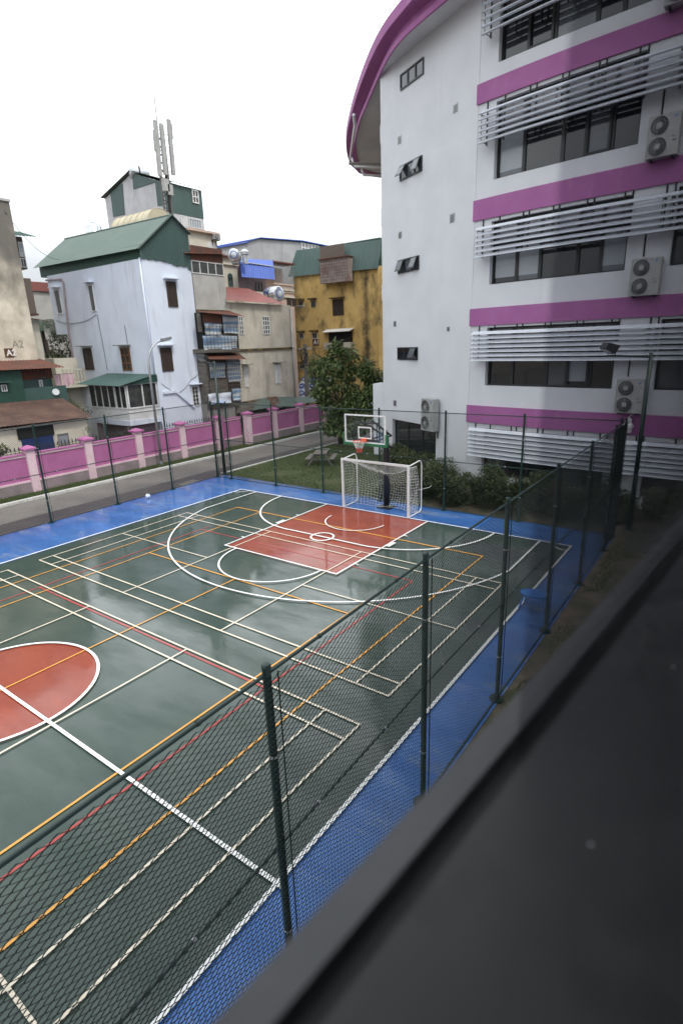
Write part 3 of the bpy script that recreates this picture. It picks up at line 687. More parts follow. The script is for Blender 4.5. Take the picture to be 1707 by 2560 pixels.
for i in range(n+1):
    x = -3.62-3.64*i/n; zt = 12.0+(-3.45-x)/2.59*2.07 if x > -6.04 else 14.08-(-6.04-x)/1.28*.9
    zb = 11.50+.05*((i//2) % 3)*.5+(.0 if i < 20 else -.06) - (.12 if i > 26 else 0) - (.14 if i > 40 else 0); y = YF+.06+(.04 if i % 2 else -.04); vs += [(x, y, zb), (x, y, zt)]
g.add(vs, [(2*i, 2*i+1, 2*i+3, 2*i+2) for i in range(n)]); g.build('gable', M['green_sheet'], t)
hood = (M['white_plaster'], .35, .06); hd2 = (M['concrete'], .45, .05)
onface(t, Z1(388, 985), Z1(455, 1152), 'X', XL, cols=1, hood=hood, gm=M['grey_glass']); onface(t, Z1(628, 950), Z1(693, 1135), 'X', XL, cols=1, hood=hood, gm=M['grey_glass'])
onface(t, Z1(592, 1400), Z1(677, 1552), 'X', XL, 'shutter', fm=M['brown_wood'], hood=hd2)
onface(t, Z1(860, 1395), Z1(947, 1558), 'X', XL, cols=2, rows=3, fm=M['tan_wood'], gm=M['house_glass'], hood=hd2, fw=.09, mw=.09)
onface(t, Z1(1180, 920), Z1(1270, 1106), 'Y', YF, 'shutter', fm=M['brown_wood'], hood=hood)
onface(t, Z1(1138, 1395), Z1(1238, 1560), 'Y', YF, 'shutter', fm=M['brown_wood'], hood=hood)
onface(t, Z1(1362, 1672), Z1(1423, 1805), 'Y', YF, cols=2, rows=5, hood=hood, gm=M['house_glass'])
pipe(t, [(XL+.05, -10.62, 11.6), (XL+.05, -10.62, 4.2)], .045, M['white_plaster'])
pipe(t, [(XL+.06, -21.3, 11.3), (XL+.06, -19.3, 11.2), (XL+.06, -19.15, 11.0), (XL+.06, -19.5, 7.9), (XL+.06, -19.5, .1)], .06, M['plinth'])
def cable(par, pts, sag, nm='cable'):
    o = []
    for a, b in zip(pts, pts[1:]):
        a, b = V(a), V(b)
        for i in range(8): f_ = i/8; o.append(a.lerp(b, f_)-V((0, 0, sag*4*f_*(1-f_))))
    o.append(V(pts[-1])); return MB().tube(o, .013, 4).build(nm, M['cable'], par)
cable(t, [(XL+.02, -20.9, 8.7), (XL+.02, -18.6, 8.4), (XL+.02, -15.9, 8.8)], .12); cable(t, [(XL+.02, -15.8, 8.8), (XL+.02, -15.6, 5.3)], 0); cable(t, [(XL+.02, -13, 8.0), (XL+.02, -12.9, 5.3)], 0)
cable(t, [(-4.0, YF+.02, 4.5), (-5.2, YF+.02, 3.85), (-6.3, YF+.02, 4.6), (-7.2, YF+.02, 5.2)], .12)
st = MB(); st.prism([(-4.0, YF, 4.02), (-4.9, YF, 4.05), (-6.3, YF, 2.85), (-6.3, YF, 2.72), (-4.95, YF, 3.87), (-4.0, YF, 3.87)], (0, .12, 0)); st.build('stair_string', M['white_plaster'], t)
pp = MB(); pp.box(XL+.002, -1.5, -14.6, -10.55, 2.22, 2.52); pr = pp.build('porch', M['white_plaster'], t)
MB().box(XL+.003, -1.56, -14.5, -10.6, 2.52, 3.2).build('porch_wall', M['white_frame'], pr)
MB().box(XL+.004, -2.1, -14.2, -11.2, 0, 2.21).build('porch_base', M['plinth'], pr)
for y in (-11.0, -14.2): MB().box(-1.85, -1.6, y-.12, y+.12, 0, 2.21).build('porch_pillar', M['plinth'], pr)
window(t, (-1.56, -14.5, 3.2), (0, 1, 0), (1, 0, 0), 2.75, 1.38, cols=4, rows=1, fw=.06, mw=.05, gm=M['house_glass'])
window(t, (-1.56, -11.72, 3.2), (0, 1, 0), (1, 0, 0), 1.12, 1.38, cols=2, rows=1, fw=.07, mw=.06, gm=M['house_glass'])
window(t, (-1.57, -10.6, 3.2), (-1, 0, 0), (0, 1, 0), 2.1, 1.45, cols=2, rows=1, fw=.08, mw=.08, gm=M['house_glass'])
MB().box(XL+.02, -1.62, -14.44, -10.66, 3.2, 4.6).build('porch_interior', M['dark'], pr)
cp = MB().sheet4((-1.0, -10.25, 4.58), (-1.1, -15.1, 4.62), (XL+.02, -10.4, 5.08), (XL+.02, -15.7, 5.12), .2, .02); cpo = cp.build('porch_canopy', M['green_sheet'], t)
MB().quad((-1.05, -10.42, 4.57), (XL+.02, -10.42, 4.66), (XL+.02, -10.42, 5.06)).build('canopy_cheek', M['green_sheet_dk'], cpo)

# ------------------------------------------------------------------ white shed, green shack and the old block at the left
t = thing('garden_shed', 'low whitewashed shed with a rusty tin roof and a blue steel door', 'shed', (4, -11.5, 0))
MB().box(1.05, 9, -13.2, -10.9, 0, 3.0).build('wall', M['cream_wall'], t)
MB().sheet4((0.85, -10.55, 3.06), (8.9, -10.55, 3.2), (0.85, -13.3, 4.0), (8.9, -13.3, 4.15), .2, .02).build('roof', M['rust_dark'], t)
d = MB().box(3.0, 4.62, -10.9, -10.84, 0, 2.35).build('door', M['steel_blue'], t)
MB().box(3.75, 3.79, -10.84, -10.82, .9, 1.1).build('handle', M['galv'], d)
MB().box(2.9, 4.75, -10.9, -10.83, 2.35, 2.9).build('fascia', M['dark'], t)
window(t, (6.6, -10.9, 1.5), (-1, 0, 0), (0, 1, 0), .8, .9, cols=2, gm=M['house_glass'], fm=M['brown_wood'])
window(t, (2.75, -10.9, 1.75), (-1, 0, 0), (0, 1, 0), .6, .6, cols=1, gm=M['blind'], fm=M['concrete'])
YS = -13.4
t = thing('green_shack', 'green sheet metal shack with a rusty roof under the old stained block', 'shack', (3, -14, 0))
a = PY(Z1(200, 1545), YS); b = PY(Z1(205, 1840), YS)
MB().box(b.x, 9, -16, YS, 2.6, a.z).build('wall', M['green_sheet_dk'], t)
c = PY(Z1(462, 1790), YS-.6); c2 = PY(Z1(370, 1612), YS-.6); c3 = PY(Z1(365, 1530), YS-.6)
MB().box(c2.x, b.x-.002, -16, YS-.6, c.z, c2.z).build('side_wall', M['green_sheet'], t)
MB().box(c.x, b.x-.003, YS-.6, YS-.1, c.z, c.z+1.05).build('balcony_front', M['green_sheet'], t)
MB().box(c.x-.05, b.x, -16, YS-.02, c.z-.12, c.z-.002).build('floor_slab', M['concrete'], t)
MB().sheet(V((b.x, YS-.57, c2.z)), V((c3.x-b.x, 0, 0)), V((0, 0, a.z-c2.z)), .16, .015).build('red_cladding', M['rust'], t)
MB().sheet4((c3.x-.3, YS+.35, a.z-.02), (9, YS+.35, a.z+.05), (c3.x-.3, -16.2, a.z+.55), (9, -16.2, a.z+.6), .2, .02).build('roof', M['rust'], t)
onface(t, Z1(5, 1660), Z1(55, 1705), 'Y', YS, cols=2, hood=(M['green_sheet'], .4, .03)); onface(t, Z1(275, 1625), Z1(312, 1690), 'Y', YS-.6, cols=1, gm=M['blind'], hood=(M['plank'], .25, .03))
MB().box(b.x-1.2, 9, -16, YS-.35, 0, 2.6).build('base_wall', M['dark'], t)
p = PY(Z1(400, 1712), YS-.08); MB().lathe(p, [(.02, 0), (.17, .05), (.19, .07)], 14, V((.4, 1, .3))).build('satellite_dish', M['galv'], t)
p = PY(Z1(395, 1625), YS-.3); t = thing('laundry', 'pink and white laundry hung beside the green shack', 'laundry', p)
l = MB()
for i, (dx, hh) in enumerate(((0, .95), (-.42, .7), (-.75, .6))):
    n = 6; vs = []
    for k in range(n+1):
        vs += [(p.x+dx-.36*k/n, p.y+.04*sin(k*2.2+i), p.z+.3), (p.x+dx-.36*k/n+.03*sin(k), p.y+.06*sin(k*2+1), p.z+.3-hh)]
    l.add(vs, [(2*k, 2*k+1, 2*k+3, 2*k+2) for k in range(n)])
l.build('cloth', M['laundry'], t); MB().tube([(p.x+.2, p.y, p.z+.31), (p.x-1.2, p.y, p.z+.31)], .01, 4).build('line', M['cable'], t)
YA = -15.6
tr = PY(Z1(67, 355), YA)
t = thing('old_block', 'old stained beige block with A2 lettering at the left edge', 'apartment block', (5, -20, 0))
MB().box(tr.x, 14, -27, YA, 0, tr.z).build('wall', M['old_wall'], t)
MB().box(tr.x-.05, 14.1, -27.1, YA+.08, tr.z, tr.z+.12).build('parapet', M['grey_wall'], t)
z = PY(Z1(100, 1500), YA).z; MB().box(tr.x-.4, 14, YA, YA+.5, z-.1, z).build('ledge', M['concrete'], t)
a, b = PY(Z1(28, 1400), YA), PY(Z1(103, 1462), YA)
pl = MB().box(b.x, a.x, YA+.002, YA+.035, b.z, a.z).build('number_plate', M['brown_plate'], t)
text('A2', M['plate_white'], (a.x-.09, YA+.037, b.z+.09), (-1, 0, 0), .46, pl, 'lettering', .008, .012)
a, b = PY(Z1(92, 1395), YA), PY(Z1(152, 1345), YA); text('A2', M['ghost_grey'], (a.x, YA+.004, a.z), (-1, 0, 0), .56, t, 'painted_lettering', .003)
cable(t, [(tr.x+.4, YA+.1, tr.z-.5), (-3.0, -18, 12.2)], .6)
MB().tube([(tr.x+.7, -16, tr.z), (tr.x+.8, -16, tr.z+1.2)], .012, 4).build('aerial', M['cable'], t)
YB = -17.5
t = thing('rear_block', 'narrow grey block with caged balconies peeking out behind the stained block', 'apartment block', (1, -22, 0))
p = PY(Z1(165, 620), YB); p2 = PY(Z1(235, 900), YB)
MB().box(p2.x+.6, 6, -27, YB-.9, 0, p.z+.3).build('wall', M['grey_wall'], t)
a, b = PY(Z1(115, 600), YB), PY(Z1(200, 835), YB); bb = MB().box(b.x, a.x+.6, YB-.9, YB, b.z, a.z).build('window_box', M['grille'], t)
onface(t, Z1(125, 640), Z1(178, 750), 'Y', YB+.002, cols=2, rows=3, gm=M['tarp_blue'], fm=M['galv']); onface(t, Z1(140, 755), Z1(195, 825), 'Y', YB+.003, cols=2, rows=1, fm=M['galv'])
a, b = PY(Z1(105, 555), YB), PY(Z1(240, 612), YB); MB().sheet4((a.x+.6, YB+.5, b.z-.1), (b.x, YB+.5, b.z), (a.x+.6, YB-.9, a.z+.05), (b.x+.3, YB-.9, a.z+.1), .2, .02).build('roof', M['green_sheet_dk'], t)
a, b = PY(Z1(168, 900), YB), PY(Z1(262, 1150), YB)
cg = MB(); n = 11
for i in range(n+1): x = a.x+(b.x-a.x)*i/n; cg.box(x-.02, x+.02, YB-.02, YB+.02, b.z, a.z)
for j in range(9): z = b.z+(a.z-b.z)*j/8; cg.box(b.x, a.x, YB-.035, YB-.005, z-.018, z+.018)
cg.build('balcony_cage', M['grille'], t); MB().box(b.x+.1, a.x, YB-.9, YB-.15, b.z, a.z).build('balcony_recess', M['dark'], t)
MB().box(b.x-.1, a.x+.3, YB-.9, YB+.1, b.z-.12, b.z-.01).build('balcony_slab', M['rust'], t)
YC = -19
t = thing('pale_house', 'small pale house with red roof edges between the stained block and white house', 'house', (0, -20, 0))
a, b = PY(Z1(215, 1200), YC), PY(Z1(345, 1600), YC); MB().box(b.x, a.x+1.5, -24, YC, 0, a.z).build('wall', M['cream_wall'], t)
MB().sheet4((b.x-.5, YC+.5, a.z-.05), (a.x+1.5, YC+.5, a.z+.3), (b.x-.5, YC-2, a.z+.2), (a.x+1.5, YC-2, a.z+.6), .2, .02).build('roof', M['red_roof'], t)
a, b = PY(Z1(335, 1330), YC), PY(Z1(372, 1440), YC); onface(t, Z1(325, 1330), Z1(345, 1440), 'Y', YC, 'shutter', fm=M['brown_wood'])
t = thing('balcony_house', 'pale house with a white balustrade balcony behind the green creepers', 'house', (-1, -20, 0))
YD = -18.2; a, b = PY(Z1(455, 1560), YD), PY(Z1(545, 1660), YD)
MB().box(b.x-1, a.x, YD-4, YD-1, 0, a.z+.8).build('wall', M['cream_wall'], t); MB().box(b.x-1, a.x+.1, YD-1, YD+.05, b.z-.15, b.z).build('balcony_slab', M['cream_wall'], t)
bl = MB(); bl.box(b.x-1, a.x+.08, YD-.08, YD+.03, a.z, a.z+.1); x = a.x
while x > b.x-.9: bl.lathe((x, YD-.02, b.z), [(.05, 0), (.08, .12), (.04, .3), (.07, .4), (.05, a.z-b.z)], 6); x -= .24
bl.build('balustrade', M['cream_wall'], t)
t = thing('red_gabled_house', 'distant grey house with a red roof edge behind the caged balcony', 'house', (-2, -32, 0))
a, b = PY(Z1(230, 925), -30), PY(Z1(360, 1130), -30); MB().box(b.x-2, a.x+3, -36, -30, 0, a.z-.4).build('wall', M['grey_wall'], t); MB().box(b.x-2, a.x+3, -36, -29.8, a.z-.7, a.z).build('fascia', M['red_roof'], t)

# ------------------------------------------------------------------ beige house, grey storey and balcony shack
YF2 = -10.5
t = thing('beige_house', 'weathered beige two storey house with a faded red tin roof', 'house', (-13, -12, 0))
XR = -16.5
MB().box(XR, -9.5, -16.5, YF2, 0, 9.42).build('wall', M['beige_wall'], t)
MB().box(XR-.08, -9.5, YF2, YF2+.10, 6.2, 6.36).build('ledge', M['mould'], t)
a, b = PY(Z2(330, 715), YF2+.35), PY(Z2(745, 740), YF2+.35); c, d = PY(Z2(328, 620), -14.2), PY(Z2(487, 632), -14.2)
MB().sheet4(a, b, c, d, .2, .02).build('roof', M['red_roof'], t)
onface(t, Z2(583, 828), Z2(641, 957), 'Y', YF2, cols=3, rows=4, mw=.06); onface(t, Z2(415, 828), Z2(455, 957), 'Y', YF2, cols=2, rows=4, mw=.06)
wf = dict(fm=M['white_frame'], hood=(M['concrete'], .55, .05))
onface(t, Z2(670, 1172), Z2(720, 1305), 'Y', YF2, 'shutter', **wf); onface(t, Z2(450, 1187), Z2(490, 1330), 'Y', YF2, 'shutter', **wf)
pipe(t, [(XR+.05, YF2+.08, 9.2), (XR+.05, YF2+.08, .3)], .055, M['galv'])
pipe(t, [(-9.6, YF2+.2, 2.75), (XR+.1, YF2+.12, 2.45)], .05, M['mould'], 'gutter')
t = thing('grey_storey', 'raw grey upper storey with a strip of white framed windows and rusty eave', 'house', (-8.6, -12, 0))
a, b = PY(Z2(92, 535), YF2+.02), PY(Z2(337, 785), YF2+.02)
MB().box(-9.95, -7.3, -16, YF2+.02, 0, a.z+.1).build('wall', M['grey_wall'], t)
c, d = PY(Z2(75, 430), YF2+.05), PY(Z2(312, 545), YF2+.05)
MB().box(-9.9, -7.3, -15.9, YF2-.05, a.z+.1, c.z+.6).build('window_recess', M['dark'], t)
onface(t, Z2(75, 428), Z2(312, 543), 'Y', YF2, cols=4, mw=.06)
a = PY(Z2(70, 350), YF2+.3); b = PY(Z2(370, 398), YF2+.3)
MB().sheet4((a.x+.3, YF2+.35, a.z-.25), (b.x+.55, YF2+.35, b.z+.05), (a.x+.3, -14.5, a.z+.55), (b.x+.55, -14.5, a.z+.5), .2, .02).build('roof', M['rust'], t)
MB().sheet(V((-7.28, YF2+.03, c.z-.05)), V((-2.65, 0, 0)), V((0, 0, .95)), .14, .014).build('fascia', M['rust'], t)
MB().box(-10.0, -7.3, YF2+.02, YF2+.12, PY(Z2(200, 785), YF2).z-.1, PY(Z2(200, 785), YF2).z+.02).build('ledge', M['mould'], t)
YK = -9.75
t = thing('balcony_shack', 'ramshackle caged balconies hung with striped blue tarpaulins, between white and beige houses', 'balcony', (-9, -10, 0))
def rect(mb, a, b, y, th=.03):
    p, q_ = PY(a, y), PY(b, y); return mb.box(q_.x, p.x, y-th, y, q_.z, p.z)
def tarp(a, b, nm='tarpaulin', m='tarp_blue', y=YK+.04):
    p, q_ = PY(a, y), PY(b, y); mb = MB(); nu, nv = 14, 8; vs = []
    for j in range(nv+1):
        for i in range(nu+1):
            u, v_ = i/nu, j/nv; vs.append((p.x+(q_.x-p.x)*u, y+.05*sin(u*9+v_*2)+.03*sin(v_*7), p.z+(q_.z-p.z)*v_+.03*sin(u*5)))
    mb.add(vs, [(j*(nu+1)+i, j*(nu+1)+i+1, (j+1)*(nu+1)+i+1, (j+1)*(nu+1)+i) for j in range(nv) for i in range(nu)]); return mb.build(nm, M[m], t, smooth=True)
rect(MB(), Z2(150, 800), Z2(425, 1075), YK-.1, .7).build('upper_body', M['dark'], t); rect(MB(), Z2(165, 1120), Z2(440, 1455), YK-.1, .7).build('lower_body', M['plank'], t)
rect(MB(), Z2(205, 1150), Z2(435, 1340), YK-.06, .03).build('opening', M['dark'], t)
rect(MB(), Z2(120, 800), Z2(160, 940), YK-.05, .05).build('plank_side', M['plank'], t)
rect(MB(), Z2(160, 805), Z2(300, 880), YK, .03).build('rust_panel', M['rust'], t)
tarp(Z2(298, 820), Z2(422, 950)); tarp(Z2(172, 878), Z2(302, 962)); tarp(Z2(160, 968), Z2(412, 1062)); tarp(Z2(205, 1165), Z2(330, 1262)); tarp(Z2(330, 1140), Z2(440, 1290)); tarp(Z2(200, 1385), Z2(370, 1440), m='tarp_white'); tarp(Z2(370, 1345), Z2(440, 1425))
rect(MB(), Z2(210, 1290), Z2(345, 1370), YK+.02, .03).build('plank_front', M['plank'], t)
def grille(a, b, y, du=.16, dv=.22, r=.01, m='grille'):
    p, q_ = PY(a, y), PY(b, y); mb = MB(); x = q_.x
    while x < p.x: mb.box(x-r, x+r, y-r, y+r, q_.z, p.z); x += du
    z = q_.z
    while z < p.z: mb.box(q_.x, p.x, y-r*2.2, y-r*1.1, z-r, z+r); z += dv
    return mb.build('grille', M[m], t)
grille(Z2(170, 885), Z2(420, 1065), YK+.16, .3, .5); grille(Z2(205, 1140), Z2(455, 1335), YK+.18)
for (a, b, e1, e2) in ((Z2(115, 790), Z2(350, 790), Z2(160, 800), Z2(465, 830)), (Z2(160, 1092), Z2(420, 1088), Z2(215, 1135), Z2(480, 1135))):
    MB().sheet4(PY(e1, YK+.5), PY(e2, YK+.5), PY(a, YK-.8), PY(b, YK-.8), .18, .02).build('awning', M['rust'], t)
rect(MB(), Z2(150, 1062), Z2(425, 1080), YK+.06, .9).build('floor_slab', M['plank'], t)
rect(MB(), Z2(190, 1455), Z2(400, 1560), YK-.2, .6).build('base_wall', M['concrete'], t)
t = thing('lean_to_roof', 'patched low lean-to roof of green and rusty sheets just behind the boundary wall', 'roof', (-13, -10, 0))
pats = [((405, 1520), (520, 1500), (430, 1440), (575, 1415), 'plank'), ((520, 1500), (640, 1480), (545, 1420), (640, 1405), 'green_roof'), ((630, 1490), (730, 1480), (620, 1405), (690, 1400), 'rust'), ((700, 1478), (850, 1462), (640, 1408), (790, 1400), 'green_roof'), ((840, 1450), (985, 1440), (780, 1402), (960, 1400), 'green_roof'), ((440, 1545), (760, 1505), (410, 1490), (740, 1470), 'plank')]
for i, (a, b, c, d, m_) in enumerate(pats):
    z = 2.15-.03*i; MB().sheet4(PY(Z2(*a), -9.6), PY(Z2(*b), -9.6), PY(Z2(*c), -10.45), PY(Z2(*d), -10.45), .2, .02).build('roof_sheet', M[m_], t)
for x in (-9.5, -13, -16, -19): MB().box(x-.05, x+.05, -9.75, -9.65, 0, 1.9).build('post', M['plank'], t)
MB().box(-21, -9, -10.4, -10.3, 0, 1.75).build('back_wall', M['concrete'], t)

# ------------------------------------------------------------------ roofs and houses farther back
YG = -22.0; XG = PY(Z1(1162, 200), YG).x
t = thing('green_topped_house', 'tall narrow house topped with green sheeting, behind the white house roof', 'house', (XG-2, -26, 0))
ap = PX(Z1(940, 135), XG); lf = PX(Z1(735, 330), XG); ev = PY(Z1(1150, 195), YG); re = PY(Z1(1432, 272), YG)
zt = PX(Z1(1165, 385), XG).z
MB().box(re.x, XG, lf.y+.3, YG, 0, zt).build('wall', M['pale_grey'], t)
MB().prism([(XG, lf.y+.3, zt), (XG, YG-.02, zt), (XG, YG-.02, ev.z-.15), (XG, ap.y, ap.z-.15), (XG, lf.y+.3, lf.z-.1)], (re.x-XG, 0, 0)).build('attic_wall', M['pale_grey'], t)
for a, b, c, d in (((790, 290), (875, 225), (892, 445), (812, 460)), ((945, 145), (1110, 205), (1110, 215), (955, 265)), ((1108, 200), (1165, 215), (1165, 380), (1128, 385))):
    MB().prism([PX(Z1(*k_), XG+.01) for k_ in (a, b, c, d)], (.05, 0, 0)).build('green_panel', M['green_sheet'], t)
gb = PY(Z1(1285, 445), YG)
MB().sheet(V((XG, YG+.03, gb.z)), V((re.x-XG, 0, 0)), V((0, 0, ev.z-gb.z-.1)), .22, .02).build('cladding', M['green_sheet'], t)
MB().sheet4((XG+.3, ap.y, ap.z), (re.x-.2, ap.y, ap.z), (XG+.3, YG+.3, ev.z-.05), (re.x-.2, YG+.3, ev.z-.05), .22, .02).build('roof', M['green_roof'], t)
MB().sheet4((XG+.3, ap.y, ap.z), (re.x-.2, ap.y, ap.z), (XG+.3, lf.y, lf.z), (re.x-.2, lf.y, lf.z), .22, .02).build('rear_slope', M['green_roof'], t)
onface(t, Z1(1365, 265), Z1(1420, 372), 'Y', YG+.06, cols=2, rows=2, fw=.09, mw=.08)
onface(t, Z1(1285, 452), Z1(1342, 552), 'Y', YG+.01, 'shutter', fm=M['white_frame']); onface(t, Z1(1345, 470), Z1(1438, 552), 'Y', YG+.01, cols=5, gm=M['blind'])
def tank(label, c, ax, r, ln, par=None, printm=True, txt=None, grp='stainless roof tanks'):
    c = V(c); ax = V(ax).normalized(); tt = thing('water_tank', label, 'water tank', c-V((0, 0, r+.1)), grp)
    MB().lathe(c-ax*ln/2, [(.02, -.13), (r*.5, -.12), (r*.85, -.06), (r, 0), (r, ln*.33), (r+.015, ln*.35), (r, ln*.37), (r, ln), (r*.85, ln+.06), (r*.5, ln+.12), (.02, ln+.13)], 24, ax).build('barrel', M['stainless'], tt, smooth=True)
    MB().lathe(c-ax*(ln*.02), [(r+.004, -.06), (r+.008, -.05), (r+.008, .05), (r+.004, .06)], 24, ax).build('dark_band', M['black'], tt)
    lg = MB()
    for s in (-.35, .35): lg.obox(c+ax*(ln*s-.04)+V((0, 0, -r-.1))-ax.cross(V((0, 0, 1)))*r*.6, ax*.08, ax.cross(V((0, 0, 1)))*r*1.2, V((0, 0, .2)))
    lg.build('cradle', M['galv'], tt)
    MB().lathe(c+ax*(ln/2+.085), [(.44*r, .03), (.62*r, -.02), (.66*r, .0), (.5*r, .05), (.44*r, .03)], 20, ax).build('end_ring', M['blue_print'] if printm else M['galv'], tt)
    return tt
c = PX(Z1(960, 140), XG+.2); tank('round water tank on the gable of the green-topped house', (XG-.6, c.y-.5, c.z+.15), (-.9, .4, 0), .5, 1.4)
# beige vault behind the white house ridge
p, q_ = PX(Z1(800, 530), -8.6), PX(Z1(1060, 480), -8.6); t = thing('roof_vault', 'beige barrel vault roof behind the ridge of the white house', 'roof', (-9.6, p.y, 0))
mb = MB(); vs = []; n = 14
for y in (p.y, q_.y):
    for k_ in range(n+1): a = pi*k_/n; vs.append((-9.6+1.12*cos(a), y, q_.z-.3+1.12*sin(a)))
mb.add(vs, [(k_, k_+1, n+2+k_, n+1+k_) for k_ in range(n)]+[tuple(range(n+1)), tuple(range(n+1, 2*n+2))[::-1]]); mb.build('vault', M['tank_beige'], t, smooth=False)
rb_ = MB()
for i in range(7):
    y = p.y+(q_.y-p.y)*i/6; rb_.tube([(-9.6+1.14*cos(pi*k_/n), y, q_.z-.3+1.14*sin(pi*k_/n)) for k_ in range(n+1)], .02, 4)
rb_.build('rib', M['tank_beige'], t); MB().box(-10.6, -8.6, p.y, q_.y, 0, q_.z-.25).build('support_wall', M['grey_wall'], t)
p = PX(Z1(668, 545), -8.2); t = thing('vertical_tank', 'short upright steel tank behind the roof of the white house', 'water tank', (p.x, p.y, 0))
MB().lathe((p.x, p.y, p.z-.6), [(.55, 0), (.57, .3), (.55, .32), (.57, .7), (.5, .8), (.2, .9), (.18, 1.0)], 20).build('barrel', M['stainless'], t, smooth=True); MB().box(p.x-.7, p.x+.7, p.y-.7, p.y+.7, 0, p.z-.6).build('stand', M['grey_wall'], t)
# phone mast
p = PY(Z1(1195, 445), -17.5); mx_, my_ = p.x, -17.5; ztop = PY((393, 258), -17.5).z
t = thing('antenna_mast', 'lattice phone mast with white panel antennas above the white house', 'mast', (mx_, my_, 0))
ms = MB(); tri = [(mx_+.36*cos(a), my_+.36*sin(a)) for a in (.3, 2.4, 4.5)]
for x, y in tri: ms.tube([(x, y, 0), (x, y, ztop-1.6)], .065, 5)
z = 9.0; k_ = 0
while z < ztop-2: 
    for i in range(3): a, b = tri[i], tri[(i+1) % 3]; ms.tube([(*a, z), (*b, z+.5)], .034, 4)
    z += .5
ms.tube([(mx_, my_, ztop-3), (mx_, my_, ztop+.4)], .03, 5); ms.build('lattice', M['mast_grey'], t)
for (x0, y0, x1, y1) in ((349, 277, 362, 352), (364, 286, 375, 350), (381, 275, 392, 330), (356, 345, 367, 402), (388, 330, 395, 400), (383, 285, 396, 318), (371, 352, 380, 400), (352, 300, 358, 345)):
    u = (x0+x1)/2*1.0887; a = PY((u, y0*1.0887), my_+.45); b = PY((u, y1*1.0887), my_+.45)
    pa = MB().obox(V((a.x-.14, my_+.36, b.z)), (.28, 0, 0), (0, .16, 0), (.0, .06, a.z-b.z)).build('panel_antenna', M['ac_white'], t)
    br = MB()
    for z in (b.z+.25, a.z-.25): br.tube([(a.x, my_+.36, z), (mx_, my_, z)], .02, 4)
    br.build('bracket', M['galv'], pa)
for u, v_, s in ((1175, 235, .3), (1205, 270, .26)):
    a = PY(Z1(u, v_), my_+.3); MB().box(a.x-s, a.x+s*.6, my_+.2, my_+.45, a.z-s*1.3, a.z+s*1.3).build('radio_box', M['ac_white'], t)
cb = MB()
for i in range(4): cb.tube([(mx_+.05*i-.1, my_+.3, ztop-3.5), (mx_+.06*i-.1, my_+.28, 9)], .035, 4)
cb.build('feeder_cable', M['cable'], t)
# beige roof-top block with a fan unit
YR = -15.0; a, b = PY(Z1(1345, 560), YR), PY(Z1(1550, 705), YR)
t = thing('rooftop_block', 'small beige roof-top room with a white door below the green-topped house', 'house', ((a.x+b.x)/2, YR-1, 0))
MB().box(b.x, a.x, YR-2.5, YR, 0, a.z).build('wall', M['cream_wall'], t); MB().box(b.x-.1, a.x+.25, YR-2.6, YR+.3, a.z, a.z+.14).build('roof_slab', M['peach_wall'], t)
c, d = PY(Z1(1475, 640), YR), PY(Z1(1535, 705), YR); MB().box(d.x, c.x, YR, YR+.04, d.z, c.z).build('door', M['white_frame'], t)
def acunit(label, o, U, Nn, w, h, d, fans=1, grp='air conditioner units on the walls', mark=True, legs=True):
    """o lower left corner at the wall, U along the wall"""
    o, U, Nn = V(o), V(U).normalized(), V(Nn).normalized()
    tt = thing('air_conditioner', label, 'air conditioner', o+U*w/2, grp)
    slab(MB(), o, U, Nn, 0, w, 0, h, .12, .12+d).build('casing', M['ac_white'], tt)
    for i in range(fans):
        r = min(w*.34, h/fans*.44); cc = o+U*(w*.36)+V((0, 0, h*(i+.5)/fans))+Nn*(.12+d)
        f_ = MB().lathe(cc, [(r, 0), (r, .012), (r*.97, .014)], 26, Nn).build('fan_grille', M['ac_dark'], tt)
        sp_ = MB()
        zc = V((0, 0, 1))
        for k_ in range(18):
            a = 2*pi*k_/18; dr = U*cos(a)+zc*sin(a); sp_.tube([cc+dr*r*.2+Nn*.02, cc+(U*cos(a+.25)+zc*sin(a+.25))*r*.97+Nn*.02], .006, 3)
        for q__ in (.4, .7, 1.0): sp_.tube([cc+(U*cos(2*pi*k_/24)+zc*sin(2*pi*k_/24))*r*q__+Nn*.018 for k_ in range(24)], .006, 3, closed=True)
        sp_.build('guard', M['galv'], f_)
        slab(MB(), cc, U, Nn, -.07, .07, -.07, .07, .015, .03).build('hub', M['ac_white'], f_)
    if mark:
        mk = MB().prism([o+U*w*.80+V((0, 0, h*.93))+Nn*(.121+d), o+U*w*.93+V((0, 0, h*.93))+Nn*(.121+d), o+U*w*.80+V((0, 0, h*.86))+Nn*(.121+d)], Nn*.003); mk.build('blue_mark', M['sky_blue'], tt)
        mk = MB(); slab(mk, o, U, Nn, w*.78, w*.86, h*.42, h*.445, .121+d, .124+d); slab(mk, o, U, Nn, w*.8, w*.93, h*.33, h*.355, .121+d, .124+d); mk.build('type_plate', M['black'], tt)
    if legs:
        bk = MB()
        for f_ in (.12, .8): slab(bk, o, U, Nn, w*f_, w*f_+.05, -.06, -.002, .0, .12+d); slab(bk, o, U, Nn, w*f_, w*f_+.05, -.4, -.06, 0, .05)
        bk.build('bracket', M['dark_frame'], tt)
    return tt
c, d = PY(Z1(1500, 585), YR), PY(Z1(1547, 632), YR); acunit('small single-fan unit on the beige roof-top room', (c.x, YR, d.z), (-1, 0, 0), (0, 1, 0), abs(c.x-d.x), c.z-d.z, .3, mark=False)
YH = -24.0; a, b, c, d = PY(Z2(275, 348), YH), PY(Z2(480, 295), YH), PY(Z2(565, 275), YH), PY(Z2(860, 295), YH); e1 = PY(Z2(1010, 325), YH)
t = thing('grey_hall', 'long grey rendered building with a blue roof edge, behind the blue awning', 'building', (c.x, YH-3, 0))
